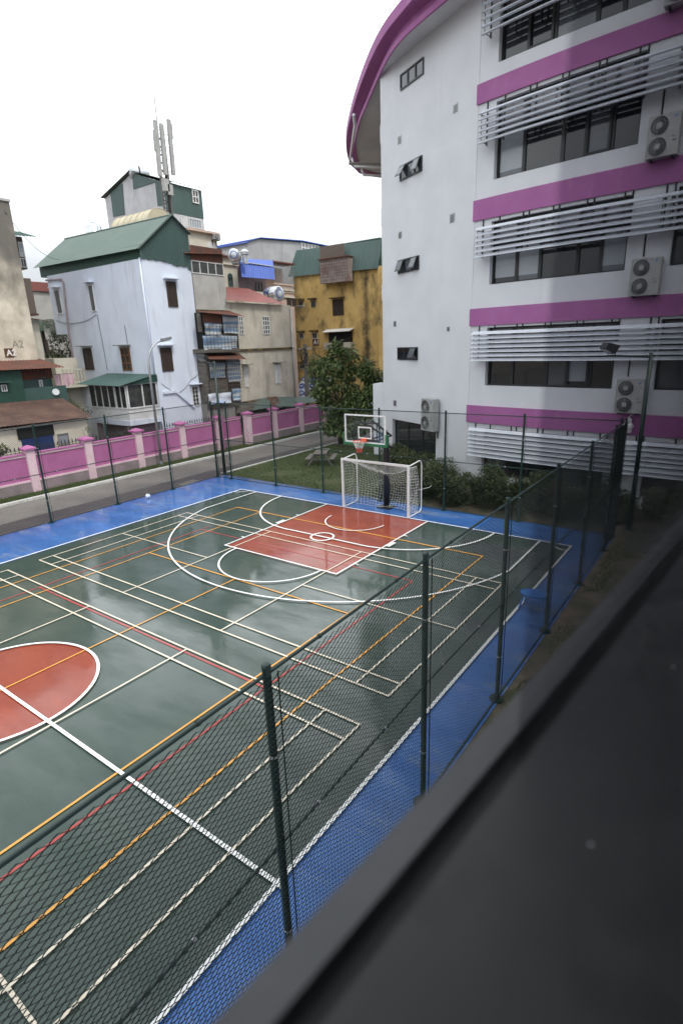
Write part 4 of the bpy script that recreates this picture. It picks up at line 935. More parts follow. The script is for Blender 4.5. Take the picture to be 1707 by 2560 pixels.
MB().prism([(a.x+3, YH, 0), (a.x+3, YH, a.z-.6), (b.x, YH, b.z-.15), (b.x, YH, b.z), (c.x, YH, c.z), (d.x, YH, d.z-.1), (e1.x-4, YH, e1.z-.1), (e1.x-4, YH, 0)], (0, -5, 0)).build('wall', M['hall_grey'], t)
rr = MB(); pts = [(b.x, b.z+.02), (c.x, c.z+.02), (d.x, d.z), (e1.x-4, e1.z)]
for (x0, z0), (x1, z1) in zip(pts, pts[1:]): rr.obox(V((x0, YH+.25, z0)), V((x1-x0, 0, z1-z0)), (0, -5.5, 0), (0, 0, .08))
rr.obox(V((a.x+3, YH+.25, a.z-.58)), V((b.x-a.x-3, 0, b.z-a.z+.45)), (0, -5.5, 0), (0, 0, .08)); rr.build('roof_edge', M['blue_sheet'], t)
rl = MB(); 
for i in range(6): x = d.x-.6*i; rl.box(x-.05, x+.05, YH+.05, YH+.1, d.z-1.1, d.z-.1)
for z in (.15, .6, 1.05): rl.box(d.x-3.1, d.x, YH+.04, YH+.06, d.z-z-.04, d.z-z+.04)
rl.build('railing', M['white_paint'], t)
# cream house with green arched window, blue awning house, peach house
YE = -16.0; a, b = PY(Z2(305, 405), YE), PY(Z2(420, 625), YE)
t = thing('cream_house', 'cream house front with a green arched window above the red tin roof', 'house', (a.x-1, YE-2, 0))
MB().box(b.x, a.x+1.6, YE-4, YE, 0, a.z).build('wall', M['cream_wall'], t); MB().box(b.x-.1, a.x+1.6, YE-4, YE+.15, a.z-.55, a.z-.4).build('cornice', M['cream_wall'], t); MB().box(b.x-.25, a.x+1.6, YE-4.1, YE+.3, a.z, a.z+.1).build('roof_edge', M['rust'], t)
c, d = PY(Z2(338, 520), YE), PY(Z2(380, 620), YE); wv = abs(c.x-d.x); hh = c.z-d.z
ar_ = MB(); cx_ = (c.x+d.x)/2; n = 10
def arch(r0, h0): return [(cx_-r0, YE+.0, d.z), (cx_+r0, YE+.0, d.z)]+[(cx_+r0*cos(pi*k_/n), YE+.0, d.z+h0+r0*sin(pi*k_/n)) for k_ in range(n+1)]
f0 = MB().prism(arch(wv/2, hh-wv/2), (0, .04, 0)).build('window', M['green_sheet'], t)
for s in (-1, 1):
    for j in range(2): MB().box(cx_+(.04 if s > 0 else -wv/2+.08), cx_+(wv/2-.08 if s > 0 else -.04), YE+.041, YE+.05, d.z+.08+j*hh*.36, d.z+hh*.34+j*hh*.36).build('pane', M['house_glass'], f0)
YW = -15.2; a, b = PY(Z2(430, 420), YW), PY(Z2(672, 565), YW)
t = thing('blue_awning_house', 'house with a bright blue sheet awning over a dark shaded balcony', 'house', ((a.x+b.x)/2, YW-2, 0))
MB().box(b.x-.2, a.x+.3, YW-4, YW-1.2, 0, a.z+.1).build('wall', M['plinth'], t)
MB().box(b.x, a.x, YW-1.2, YW+.1, 0, PY(Z2(500, 650), YW).z).build('balcony', M['cream_wall'], t)
MB().sheet4(PY(Z2(430, 452), YW), PY(Z2(665, 470), YW), PY(Z2(438, 548), YW+.5), PY(Z2(674, 566), YW+.5), .2, .025).build('awning', M['blue_sheet'], t)
MB().sheet4(PY(Z2(430, 452), YW), PY(Z2(665, 470), YW), PY(Z2(430, 415), YW-1.2), PY(Z2(662, 430), YW-1.2), .2, .02).build('awning_top', M['blue_sheet'], t)
MB().tube([PY(Z2(375, 432), YW+.05), PY(Z2(665, 475), YW+.05)], .05, 6).build('gutter', M['galv'], t)
c, d = PY(Z2(535, 580), YW-1.2), PY(Z2(590, 660), YW-1.2); window(t, (c.x, YW-1.2, d.z), (-1, 0, 0), (0, 1, 0), c.x-d.x, c.z-d.z, cols=2, fm=M['tan_wood'])
YP = -16.5; a, b = PY(Z2(655, 445), YP), PY(Z2(815, 760), YP)
t = thing('peach_house', 'peach balustraded house with a caged terrace, left of the ochre block', 'house', ((a.x+b.x)/2, YP-2, 0))
z1_, z2_ = PY(Z2(730, 605), YP).z, PY(Z2(730, 660), YP).z
MB().box(b.x, a.x, YP-4, YP-1.2, 0, a.z-.2).build('wall', M['peach_wall'], t); MB().box(b.x, a.x, YP-1.2, YP, 0, z2_).build('lower_wall', M['peach_wall'], t)
bl = MB(); bl.box(b.x, a.x+.05, YP-.15, YP+.08, z1_-.02, z1_+.1); bl.box(b.x, a.x+.05, YP-.15, YP+.08, z2_, z2_+.06); x = a.x
while x > b.x+.1: bl.lathe((x, YP-.03, z2_+.06), [(.06, 0), (.1, .2), (.05, .4), (.08, z1_-z2_-.08)], 6); x -= .27
bl.build('balustrade', M['peach_wall'], t)
for z in (PY(Z2(730, 690), YP).z, PY(Z2(730, 640), YP).z): MB().box(b.x, a.x+.08, YP-.1, YP+.12, z-.06, z+.06).build('cornice', M['cream_wall'], t)
gy = YP+.02; t_ = t; gp, gq = PY(Z2(660, 445), gy), PY(Z2(815, 605), gy); mb = MB(); x = gq.x
while x < gp.x: mb.box(x-.014, x+.014, gy-.014, gy+.014, z1_+.1, gp.z); x += .2
z = z1_+.2
while z < gp.z: mb.box(gq.x, gp.x, gy-.03, gy-.015, z-.012, z+.012); z += .2
mb.build('cage', M['galv'], t); MB().box(gq.x, gp.x+.2, YP-1.3, YP+.25, gp.z, gp.z+.12).build('roof_edge', M['rust'], t)
for u in (760, 795): onface(t, Z2(u, 700), Z2(u+32, 755), 'Y', YP, 'shutter', fm=M['brown_wood'])
c = PY(Z2(390, 400), -13.8); tank('round steel water tank beside the blue awning', c, (.75, .65, 0), .45, 1.3)
c = PY(Z2(668, 672), -12.4); tk = tank('large lettered water tank on the red tin roof', c, (.16, .98, 0), .56, 1.25)
text('TÂN', M['blue_print'], (c.x+.50, c.y-.62, c.z+.02), (.16, .98, 0), .30, tk, 'lettering', .012, .008)
c = PY(Z2(462, 395), -14.5); t = thing('chimney_vent', 'small steel roof vent between the water tank and the blue awning', 'vent', (c.x, c.y, c.z-.6)); MB().lathe((c.x, c.y, c.z-.6), [(.2, 0), (.2, .6), (.34, .65), (.36, .85), (.1, 1.05)], 14).build('cowl', M['stainless'], t)

# ------------------------------------------------------------------ ochre block
XY = -30.0; tl, trr = PX(Z2(795, 355), XY), PX(Z2(1410, 275), XY); gl, gr = PX(Z2(790, 550), XY), PX(Z2(1415, 490), XY)
t = thing('ochre_block', 'mouldy ochre block marked A1 with a green sheet attic behind the tree', 'apartment block', (XY-4, -16, 0))
MB().box(XY-8, XY, gl.y+.3, gr.y-.1, 0, gr.z+.3).build('wall', M['yellow_wall'], t)
MB().sheet4(gl+V((.4, -.1, 0)), gr+V((.4, .2, .0)), V((XY-.6, tl.y+.1, tl.z)), V((XY-.6, trr.y, trr.z)), .3, .025).build('attic', M['green_sheet'], t)
MB().box(XY-8, XY-.65, tl.y+.2, trr.y-.2, gr.z, tl.z-.05).build('attic_core', M['green_sheet_dk'], t)
a, b = PX(Z2(995, 430), XY+.9), PX(Z2(1205, 575), XY+.9)
bx = MB().box(XY+.2, XY+.9, a.y, b.y, b.z, a.z).build('balcony_box', mat('rusty caged sheet', (.28, .22, .2), .85, (.4, .33, .3), 1.6, 8, col3=(.2, .09, .07), s3=.9, lo3=.5, hi3=.7), t)
gg = MB(); y = a.y
while y < b.y: gg.box(XY+.9, XY+.93, y-.015, y+.015, b.z, a.z); y += .25
z = b.z
while z < a.z: gg.box(XY+.93, XY+.945, a.y, b.y, z-.012, z+.012); z += .28
gg.build('cage', M['grille'], bx); MB().box(XY+.1, XY+1.1, a.y-.15, b.y+.1, a.z, a.z+.08).build('cage_roof', M['rust'], bx)
a_, b_ = PX(Z2(995, 335), XY+.36), PX(Z2(1170, 440), XY+.36); MB().box(XY+.25, XY+.37, a_.y, b_.y, b_.z, a_.z).build('patched_panel', M['grille'], t)
onface(t, Z2(1087, 713), Z2(1168, 820), 'X', XY, 'shutter', fm=M['brown_wood'], hood=(M['mould'], .5, .08))
for u0, u1, v0, v1 in ((848, 880, 725, 765), (935, 968, 722, 763), (852, 885, 952, 990), (945, 980, 948, 988), (855, 890, 1170, 1205)): onface(t, Z2(u0, v0), Z2(u1, v1), 'X', XY, cols=2, gm=M['house_glass'], fm=M['concrete'] if v0 < 800 else M['white_frame'], hood=(M['mould'], .45, .16))
a, b = PX(Z2(1020, 925), XY+.7), PX(Z2(1215, 1050), XY+.7); bq = MB().box(XY+.002, XY+.7, a.y, b.y, b.z-.1, b.z+.5).build('balcony', M['cream_wall'], t); MB().box(XY+.003, XY+.2, a.y+.3, b.y-.2, b.z+.5, a.z-.3).build('balcony_recess', M['dark'], bq); MB().sheet4(V((XY+.9, a.y-.1, a.z-.25)), V((XY+.9, b.y, a.z-.25)), V((XY+.02, a.y-.1, a.z+.05)), V((XY+.02, b.y, a.z+.05)), .2, .02).build('balcony_roof', M['white_frame'], bq)
a, b = PX(Z2(946, 993), XY+.02), PX(Z2(990, 1037), XY+.02)
pl = MB().box(XY+.002, XY+.05, a.y, b.y, b.z, a.z).build('number_plate', M['brown_plate'], t); text('A1', M['plate_white'], (XY+.052, a.y+.12, b.z+.14), (0, 1, 0), .62, pl, 'lettering', .008, .015)
def streaks(m, ys, col, zlo, wd=.28):
    """black mould runs down the wall at the object heights ys"""
    t_ = m.node_tree; b_ = t_.nodes['Principled BSDF']; Lk = t_.links.new
    g = N('ShaderNodeTexCoord', t_); sx = N('ShaderNodeSeparateXYZ', t_); Lk(g.outputs['Object'], sx.inputs[0])
    n = N('ShaderNodeTexNoise', t_); n.inputs['Scale'].default_value = 1.1; n.inputs['Detail'].default_value = 9; n.inputs['Roughness'].default_value = .7; Lk(g.outputs['Object'], n.inputs['Vector'])
    for y, amt in ys:
        src = b_.inputs['Base Color'].links[0].from_socket
        su = N('ShaderNodeMath', t_, operation='SUBTRACT'); Lk(sx.outputs['Y'], su.inputs[0]); su.inputs[1].default_value = y
        ab = N('ShaderNodeMath', t_, operation='ABSOLUTE'); Lk(su.outputs[0], ab.inputs[0])
        ad = N('ShaderNodeMath', t_, operation='MULTIPLY_ADD'); Lk(n.outputs['Fac'], ad.inputs[0]); ad.inputs[1].default_value = -1.5; Lk(ab.outputs[0], ad.inputs[2])
        r = N('ShaderNodeMapRange', t_); r.inputs['From Min'].default_value = -.78; r.inputs['From Max'].default_value = -.78+wd*2; r.inputs['To Min'].default_value = amt; r.inputs['To Max'].default_value = 0; Lk(ad.outputs[0], r.inputs['Value'])
        mm = N('ShaderNodeMixRGB', t_); mm.inputs[2].default_value = rgb(*col); Lk(r.outputs['Result'], mm.inputs[0]); Lk(src, mm.inputs[1]); Lk(mm.outputs[0], b_.inputs['Base Color'])
streaks(M['yellow_wall'], [(PX(Z2(1325, 700), XY).y+16, .95), (PX(Z2(1150, 600), XY).y+16, .35), (PX(Z2(825, 700), XY).y+16, .6)], (.055, .045, .03), 0)
pipe(t, [PX(Z2(815, 755), XY+.5), PX(Z2(895, 755), XY+.5)], .035, M['galv'], 'pole_bracket')
# house to the right of the ochre block, seen past the tree
t = thing('far_balcony_block', 'slice of a block with balconies between the ochre block and the school', 'apartment block', (-44, -12, 0))
MB().box(-46, -40, -22, -8, 0, 17).build('wall', M['cream_wall'], t)
for z in (5, 8.5, 12): MB().box(-40, -39.3, -13, -8, z, z+1).build('balcony', M['plinth'], t)
# printed tarpaulin canopy
a, b = PX(Z2(825, 1280), -25), PX(Z2(1010, 1400), -25)
t = thing('tarpaulin_canopy', 'sagging white and blue tarpaulin canopy printed with dark rings, behind the utility pole', 'canopy', (-25, (a.y+b.y)/2, 0))
mb = MB(); vs = []; nu, nv = 16, 6
for j in range(nv+1):
    for i in range(nu+1): u, v_ = i/nu, j/nv; vs.append((-24.5-2.2*v_, a.y-.3+(b.y-a.y+.6)*u, b.z-.1+(a.z-b.z+.35)*v_+.12*sin(u*14)*v_))
mb.add(vs, [(j*(nu+1)+i, j*(nu+1)+i+1, (j+1)*(nu+1)+i+1, (j+1)*(nu+1)+i) for j in range(nv) for i in range(nu)]); sh = mb.build('sheet', M['tarp_white'], t, smooth=True)
rg = MB()
for i in range(5):
    for j in range(3):
        u, v_ = (i+.5+.3*(j % 2))/5.3, (j+.5)/3; cy_, cz_, cx0 = a.y-.3+(b.y-a.y+.6)*u, b.z-.1+(a.z-b.z+.35)*v_, -24.5-2.2*v_
        rg.tube([(cx0+.06-.16*sin(2*pi*k_/16), cy_+.3*cos(2*pi*k_/16), cz_+.08+.17*sin(2*pi*k_/16)) for k_ in range(16)], .05, 5, closed=True)
rg.build('ring_print', M['blue_print'], t)
for y in (a.y, b.y): MB().box(-24.6, -24.5, y-.05, y+.05, 0, b.z-.1).build('post', M['galv'], t)
# utility pole
a = PY(Z2(890, 1040), -10.9); b = PY(Z2(912, 1420), -10.9)
t = thing('utility_pole', 'grey concrete utility pole with coiled black cables before the ochre block', 'utility pole', (a.x, -10.9, 0))
MB().tube([(a.x, -10.9, 0), (a.x, -10.9, a.z+.15)], [.22, .15], 8).build('pole', M['wood_grey'], t)
MB().box(a.x-.8, a.x+.8, -10.95, -10.85, a.z-.25, a.z-.15).build('crossarm', M['galv'], t)
cl_ = MB()
for i in range(6):
    r = .32+.06*(i % 3); cx0, cz_ = a.x+.45+.1*sin(i*2), a.z-.55-.1*i
    cl_.tube([(cx0+r*cos(2*pi*k_/18), -10.72+.03*i, cz_+r*1.2*sin(2*pi*k_/18)) for k_ in range(18)], .022, 4, closed=True)
cl_.build('cable_coil', M['cable'], t)
cable(t, [(a.x, -10.8, a.z-.1), (XR+.4, YF2+.15, 6.4)], .3, 'service_cable'); cable(t, [(a.x, -10.8, a.z-.1), (XY+.1, -13.5, 7.6)], .6, 'service_cable')

# ------------------------------------------------------------------ trees and shrubs
def leafmesh(pts, size, m, nm, par, droop=.3, asp=.42):
    mb = MB()
    for p, out in pts:
        L_ = size*random.uniform(.6, 1.25); d = V((random.gauss(0, .7), random.gauss(0, .7), random.gauss(-droop, .5)))+out*.6; d.normalize()
        s_ = d.cross(V((random.gauss(0, .4), random.gauss(0, .4), 1)))
        if s_.length < .05: continue
        s_.normalize(); wv = L_*asp*.5; up = s_.cross(d)*L_*.08
        mb.add([p, p+d*L_*.5+s_*wv+up, p+d*L_, p+d*L_*.5-s_*wv+up], [(0, 1, 2, 3)])
    return mb.build(nm, m, par)
def clump_pts(c, r, n, squash=.8):
    o = []
    for _ in range(n):
        d = V((random.gauss(0, 1), random.gauss(0, 1), random.gauss(0, 1))).normalized(); f_ = random.uniform(.35, 1.0)**.5
        o.append((V(c)+V((d.x*r*f_, d.y*r*f_, d.z*r*f_*squash)), d))
    return o
tb = V((-12.4, -3.1, 0)); t = thing('leafy_tree', 'broad dark leafy tree at the road edge beside the school', 'tree', tb)
tk_ = MB(); tk_.tube([tb, tb+V((.05, 0, .8)), tb+V((.12, .05, 1.8))], [.24, .19, .17], 9)
limbs = []
for (dx, dy, dz) in ((-1.3, -.9, 3.4), (.9, 1.1, 3.3), (1.2, -1.4, 3.6), (-.5, .9, 4.2), (.2, -.3, 4.6), (-1.6, .5, 2.6), (.4, 1.9, 2.7), (1.0, -.2, 2.5)):
    s_ = tb+V((.12, .05, 1.5)); e_ = tb+V((dx, dy, 1.2+dz)); m1 = s_.lerp(e_, .5)+V((random.gauss(0, .15), random.gauss(0, .15), .2)); tk_.tube([s_, m1, e_], [.1, .07, .03], 6); limbs.append((m1, e_))
tk_.build('trunk', M['bark'], t, smooth=True)
pts = []
base = [((-.1, -1.3, 5.5), .75), ((-.3, -.1, 5.7), .8), ((.2, 1.2, 5.3), .8), ((-.2, -1.8, 4.4), .65), ((.5, -1.0, 4.7), .85), ((.2, .4, 4.8), .9), ((0, 1.9, 4.4), .8), ((.4, -1.5, 3.5), .65), ((.7, -.3, 3.9), .85), ((.3, 1.0, 3.8), .8), ((-.1, 2.0, 3.3), .7), ((.2, -1.2, 2.9), .6), ((.5, .2, 3.0), .7), ((.3, 1.3, 2.6), .65), ((-.3, -.4, 6.3), .55), ((.2, .6, 2.2), .55), ((.3, -.4, 2.0), .6), ((.1, 1.8, 2.0), .6), ((.5, .9, 1.4), .6), ((-.1, 2.7, 4.2), .75), ((.2, 2.6, 3.2), .7), ((.1, 2.5, 5.0), .65), ((.3, 2.4, 2.4), .6), ((.6, 0, 1.3), .6), ((.2, .9, .95), .5), ((.5, -.5, .9), .5), ((.2, 1.9, 1.2), .55), ((.4, .2, 1.9), .6), ((.1, 3.0, 3.4), .6)]
for c, r in base:
    for _ in range(5):
        o = V((random.gauss(0, .45), random.gauss(0, .45), random.gauss(0, .38)))*r; pts += clump_pts(tb+V(c)+o, r*random.uniform(.42, .66), int(105*r))
leafmesh(pts, .34, M['leaf'], 'crown', t, .55, .38)
def shrub(label, c, rx, ry, h, n, m='leaf_d', size=.1, grp='shrubs', nm='shrub'):
    c = V(c); tt = thing(nm, label, 'shrub', c, grp); sm = MB(); pts = []
    for i in range(7):
        a = random.uniform(0, 2*pi); e_ = c+V((rx*.6*cos(a), ry*.6*sin(a), h*random.uniform(.5, .9))); sm.tube([c, c.lerp(e_, .5)+V((0, 0, .1*h)), e_], [.03, .02, .008], 4)
    sm.build('stems', M['bark'], tt)
    k_ = max(8, int(n/150))
    for i in range(k_):
        a = random.uniform(0, 2*pi); f_ = sqrt(random.random()); z = h*random.uniform(.15, .95)*(1-.25*f_); cc = c+V((rx*.8*f_*cos(a), ry*.8*f_*sin(a), z))
        q0 = clump_pts(cc, min(rx, ry, h)*.46*random.uniform(.6, 1.1), int(n/k_)); pts += [(p_, o_) for p_, o_ in q0 if p_.z > .02]
    leafmesh(pts, size, M[m], 'foliage', tt, .1, .5); return tt
row = [(-2.75, 6.9, .8, .75, .85), (-3.3, 8.3, .9, .9, 1.25), (-3.0, 9.7, .85, .95, 1.5), (-3.5, 11.0, .9, .9, 1.75), (-2.9, 12.0, .8, .8, 1.35), (-3.5, 13.1, .9, .9, 1.6), (-2.9, 14.2, .8, .85, 1.25), (-3.8, 15.3, 1.0, .9, 1.3), (-4.2, 17.2, 1.1, .9, 1.2), (-4.9, 18.9, 1.0, .9, 1.1)]
lab = ['low thin shrub at the left end of the shrub row behind the goal', 'shrub behind the right goal post, second from the left in its row', 'rounded shrub under the wall-hung fan unit', 'tallest bushy shrub below the first louvre screen', 'short shrub in front of the tall one below the louvres', 'dense shrub below the middle of the lowest louvres', 'low shrub behind the fence left of the corner post', 'dark shrub by the fence corner', 'dark low shrub right of the floodlight pole', 'shaded shrub at the far right below the louvres']
for (x, y, rx, ry, h), l in zip(row, lab): shrub(l, (x, y, -.02), rx, ry, h, 5200, grp='shrubs behind the far fence', m='leaf_d' if y > 8 else 'leaf_y', size=.13)
for (x, y, l) in ((-8.6, 3.3, 'feathery shrub at the left foot of the school wall'), (-7.6, 5.2, 'feathery shrub below the dark ground floor opening'), (-6.3, 7.4, 'shrub at the foot of the white school wall corner')): shrub(l, (x, y, -.02), .8, .9, 1.1, 3600, 'leaf_y', .11, 'shrubs at the school wall')
shrub('olive shrub at the end of the pink wall', (-18.2, -8.0, 0), .9, .8, 1.4, 900, 'leaf_y', .12, 'shrubs by the pink wall')
shrub('dark shrub behind the wall below the glazed porch', (-1.0, -10.2, 0), .8, .4, 2.6, 900, 'leaf_d', .14, 'shrubs by the pink wall')
shrub('thin creeper shrub before the whitewashed shed', (1.3, -10.2, 0), .6, .4, 2.9, 350, 'leaf_y', .12, 'shrubs by the pink wall')
p = PY((2, 1085), -9.7); shrub('bright green shrub at the left picture edge behind the wall', (p.x+.2, -9.7, .2), .6, .5, 2.3, 900, 'leaf_y', .18, 'shrubs by the pink wall')
def tree(label, base, h, r, n, m, size, grp):
    base = V(base); tt = thing('garden_tree', label, 'tree', base, grp); MB().tube([base, base+V((.1, .05, h*.45)), base+V((.05, -.1, h*.8))], [.16, .12, .05], 7).build('trunk', M['bark'], tt, smooth=True)
    pts = []
    for i in range(26):
        d = V((random.gauss(0, 1), random.gauss(0, 1), random.gauss(0, .9))).normalized()*random.uniform(.3, 1); pts += clump_pts(base+V((d.x*r, d.y*r, h*.68+d.z*h*.3)), r*.34, n//26)
    leafmesh(pts, size, M[m], 'crown', tt, .3, .45)
p = PY(Z1(430, 1350), -22); tree('creeper-clad tree left of the white house', (p.x, -21.8, 0), 8.4, 1.5, 3600, 'leaf_d', .22, 'garden trees')
p = PY(Z1(470, 1640), -16.5); tree('bright low tree left of the glazed porch', (p.x+.1, -16.6, 0), 3.9, 1.1, 1800, 'leaf_y', .2, 'garden trees')
for x, y, h, l in ((-17.5, -2.0, 5.2, 'olive tree behind the leafy tree, by the school wall'), (-21, -4.2, 5.0, 'pale tree beyond the parked cars at the road end')): tree(l, (x, y, 0), h, 1.5, 3000, 'leaf_y', .2, 'garden trees')
p = PY(Z1(300, 1180), -25); t = thing('palm_tree', 'palm tree fronds behind the pale house with red roof edges', 'palm', (p.x, -25, 0))
MB().tube([(p.x, -25, 0), (p.x+.15, -25, p.z-.3)], [.2, .13], 8).build('trunk', M['bark'], t)
fr_ = MB()
for i in range(16):
    a = 2*pi*i/16+random.uniform(-.2, .2); el = random.uniform(.1, .9); sp_ = [V((p.x+.15, -25, p.z-.3))+V((cos(a)*1.9*s_, sin(a)*1.9*s_, 1.5*s_*el-1.7*s_*s_)) for s_ in (0, .2, .4, .6, .8, 1)]
    for q0, q1 in zip(sp_, sp_[1:]):
        d = (q1-q0); sd_ = d.cross(V((0, 0, 1))).normalized()
        for k_ in range(4):
            c = q0.lerp(q1, k_/4)
            for s_ in (-1, 1): fr_.add([c, c+sd_*s_*.42+d*.6-V((0, 0, .22)), c+d*.22], [(0, 1, 2)])
fr_.build('fronds', M['palm'], t)
# parked cars seen under the tree
def car(label, x, y, z=0):
    t = thing('parked_car', label, 'car', (x, y, z), 'white cars parked under the trees')
    prof = [(-2.1, .35), (-2.15, .8), (-1.7, .95), (-.9, 1.0), (-.35, 1.45), (1.1, 1.48), (1.75, 1.0), (2.1, .92), (2.15, .4)]
    b = MB(); vs = []
    for s_, k_ in ((-1, 1.0), (1, 1.0)):
        for px_, pz_ in prof: vs.append((x+px_, y+s_*(.86 if pz_ < 1.05 else .66), z+pz_))
    n = len(prof); b.add(vs, [tuple(range(n)), tuple(range(n, 2*n))[::-1]]+[(i, i+n, (i+1) % n+n, (i+1) % n) for i in range(n)]); b.build('body', M['car_white'], t)
    g_ = MB()
    for s_ in (-1, 1): g_.add([(x-.75, y+s_*.79, z+1.06), (x-.32, y+s_*.70, z+1.40), (x+1.05, y+s_*.70, z+1.42), (x+1.5, y+s_*.79, z+1.06)], [(0, 1, 2, 3)])
    g_.add([(x-.84, y-.62, z+1.06), (x-.84, y+.62, z+1.06), (x-.42, y+.55, z+1.42), (x-.42, y-.55, z+1.42)], [(0, 1, 2, 3)]); g_.add([(x+1.7, y-.62, z+1.06), (x+1.7, y+.62, z+1.06), (x+1.22, y+.55, z+1.43), (x+1.22, y-.55, z+1.43)], [(0, 1, 2, 3)])
    g_.build('windows', M['dark_glass'], t)
    for wx in (-1.3, 1.35):
        for s_ in (-1, 1):
            w_ = MB().lathe((x+wx, y+s_*.76, z+.32), [(.32, -.1), (.33, 0), (.32, .1)], 18, V((0, 1, 0))).build('wheel', M['black'], t); MB().lathe((x+wx, y+s_*.87, z+.32), [(.2, -.02), (.19, .01)], 12, V((0, 1, 0))).build('rim', M['galv'], w_)
q = PZ((948, 1050), 0); car('white car parked behind the leafy tree, nearer the school', q.x-1.2, q.y-.2)
q = PZ((905, 1038), 0); car('white car parked behind the trunk of the leafy tree', q.x-3, q.y)

# ------------------------------------------------------------------ the school
COR = V((-6.6, 8.45, 0)); DW = V((.453, .8915, 0)).normalized(); NWl = V((DW.y, -DW.x, 0)); RAD = 50.0; A0 = radians(78)
CEN = V((COR.x-RAD*sin(A0), COR.y+RAD*cos(A0), 0))
def fac(s, z, off=0.0):
    if s < 0: p = COR+DW*s+NWl*off
    else: a = A0+s/RAD; p = CEN+V((sin(a), -cos(a), 0))*(RAD+off)
    return V((p.x, p.y, z))
def fslab(mb, s0, s1, z0, z1, o0, o1, step=.7):
    """a box bent along the curved front"""
    n = max(1, int(math.ceil((s1-s0)/step))) if s1 > 0 else 1; vs = []
    for i in range(n+1):
        s = s0+(s1-s0)*i/n; vs += [fac(s, z0, o0), fac(s, z0, o1), fac(s, z1, o1), fac(s, z1, o0)]
    fs = [(0, 1, 2, 3), (4*n+3, 4*n+2, 4*n+1, 4*n)]
    for i in range(n):
        b = 4*i
        for k_ in range(4): fs.append((b+k_, b+4+k_, b+4+(k_+1) % 4, b+(k_+1) % 4))
    return mb.add(vs, fs)
school = thing('school_building', 'large white school building with curved front, purple bands and louvre screens', 'school', (-12, 10, 0))
WO = -.02      # face of the curved wall
SE = 20.0
BANDS = [(2.82, 3.60), (7.05, 7.76), (11.23, 12.0), (15.42, 16.10)]
SILLS = [.45, 4.50, 8.68, 12.62, 16.58]; HEADS = [2.60, 6.95, 11.1, 15.3, 19.0]
LOUV = [(1.40, 2.64), (5.58, 6.77), (9.72, 10.86), (13.86, 14.97), (17.42, 18.7)]
wl = MB()
BAYS = [(.82, 6.22), (7.62, 13.2), (14.6, 20.0)]
piers = [(0.0, .82), (6.22, 7.62), (13.2, 14.6)]
zz = -.02
for i in range(5):
    fslab(wl, 0, SE, zz, SILLS[i], WO-.4, WO)
    for a, b in piers: fslab(wl, a, b, SILLS[i], HEADS[i], WO-.4, WO)
    zz = HEADS[i]
fslab(wl, 0, SE, zz, 19.15, WO-.4, WO)
wl.build('wall', M['school_white'], school)
wf_ = MB()      # flat white wall left of the corner, with the ground floor opening
fslab(wf_, -7.48, -6.55, -.02, 19.15, -.4, 0); fslab(wf_, -6.55, -2.42, 2.30, 19.15, -.4, 0); fslab(wf_, -6.55, -2.42, -.02, .35, -.4, 0); fslab(wf_, -2.42, 0, -.02, 19.15, -.4, 0)
wf_.build('flat_wall', M['school_white'], school)
ot = MB(); p0, p1 = fac(-7.48, 0, -.4), fac(SE, 0, WO-.4)
ot.prism([fac(-7.48, 0, -.41), (-17, 3.0, 0), (-24, 12, 0), (-18, 29, 0), fac(SE, 0, -.55), fac(12, 0, -1.6), fac(4, 0, -1.6), fac(-3, 0, -1.4)], (0, 0, 19.1)); ot.build('core', M['dark'], school)
ob = MB(); o_ = fac(-6.5, .38, -.22)
slab(ob, o_, DW, NWl, 0, 4.05, 0, .08, 0, .06); slab(ob, o_, DW, NWl, 0, 4.05, 1.82, 1.9, 0, .06)
for u in (0, 1.3, 2.65, 3.97): slab(ob, o_, DW, NWl, u, u+.08, .08, 1.82, 0, .06)
obf = ob.build('ground_window', M['dark_frame'], school); slab(MB(), o_, DW, NWl, .08, 3.97, .08, 1.82, .01, .02).build('pane', M['dark_glass'], obf)
for z0, z1 in BANDS: fslab(MB(), -.05, SE, z0, z1, WO-.2, .06).build('facade_band', M['school_magenta'], school)
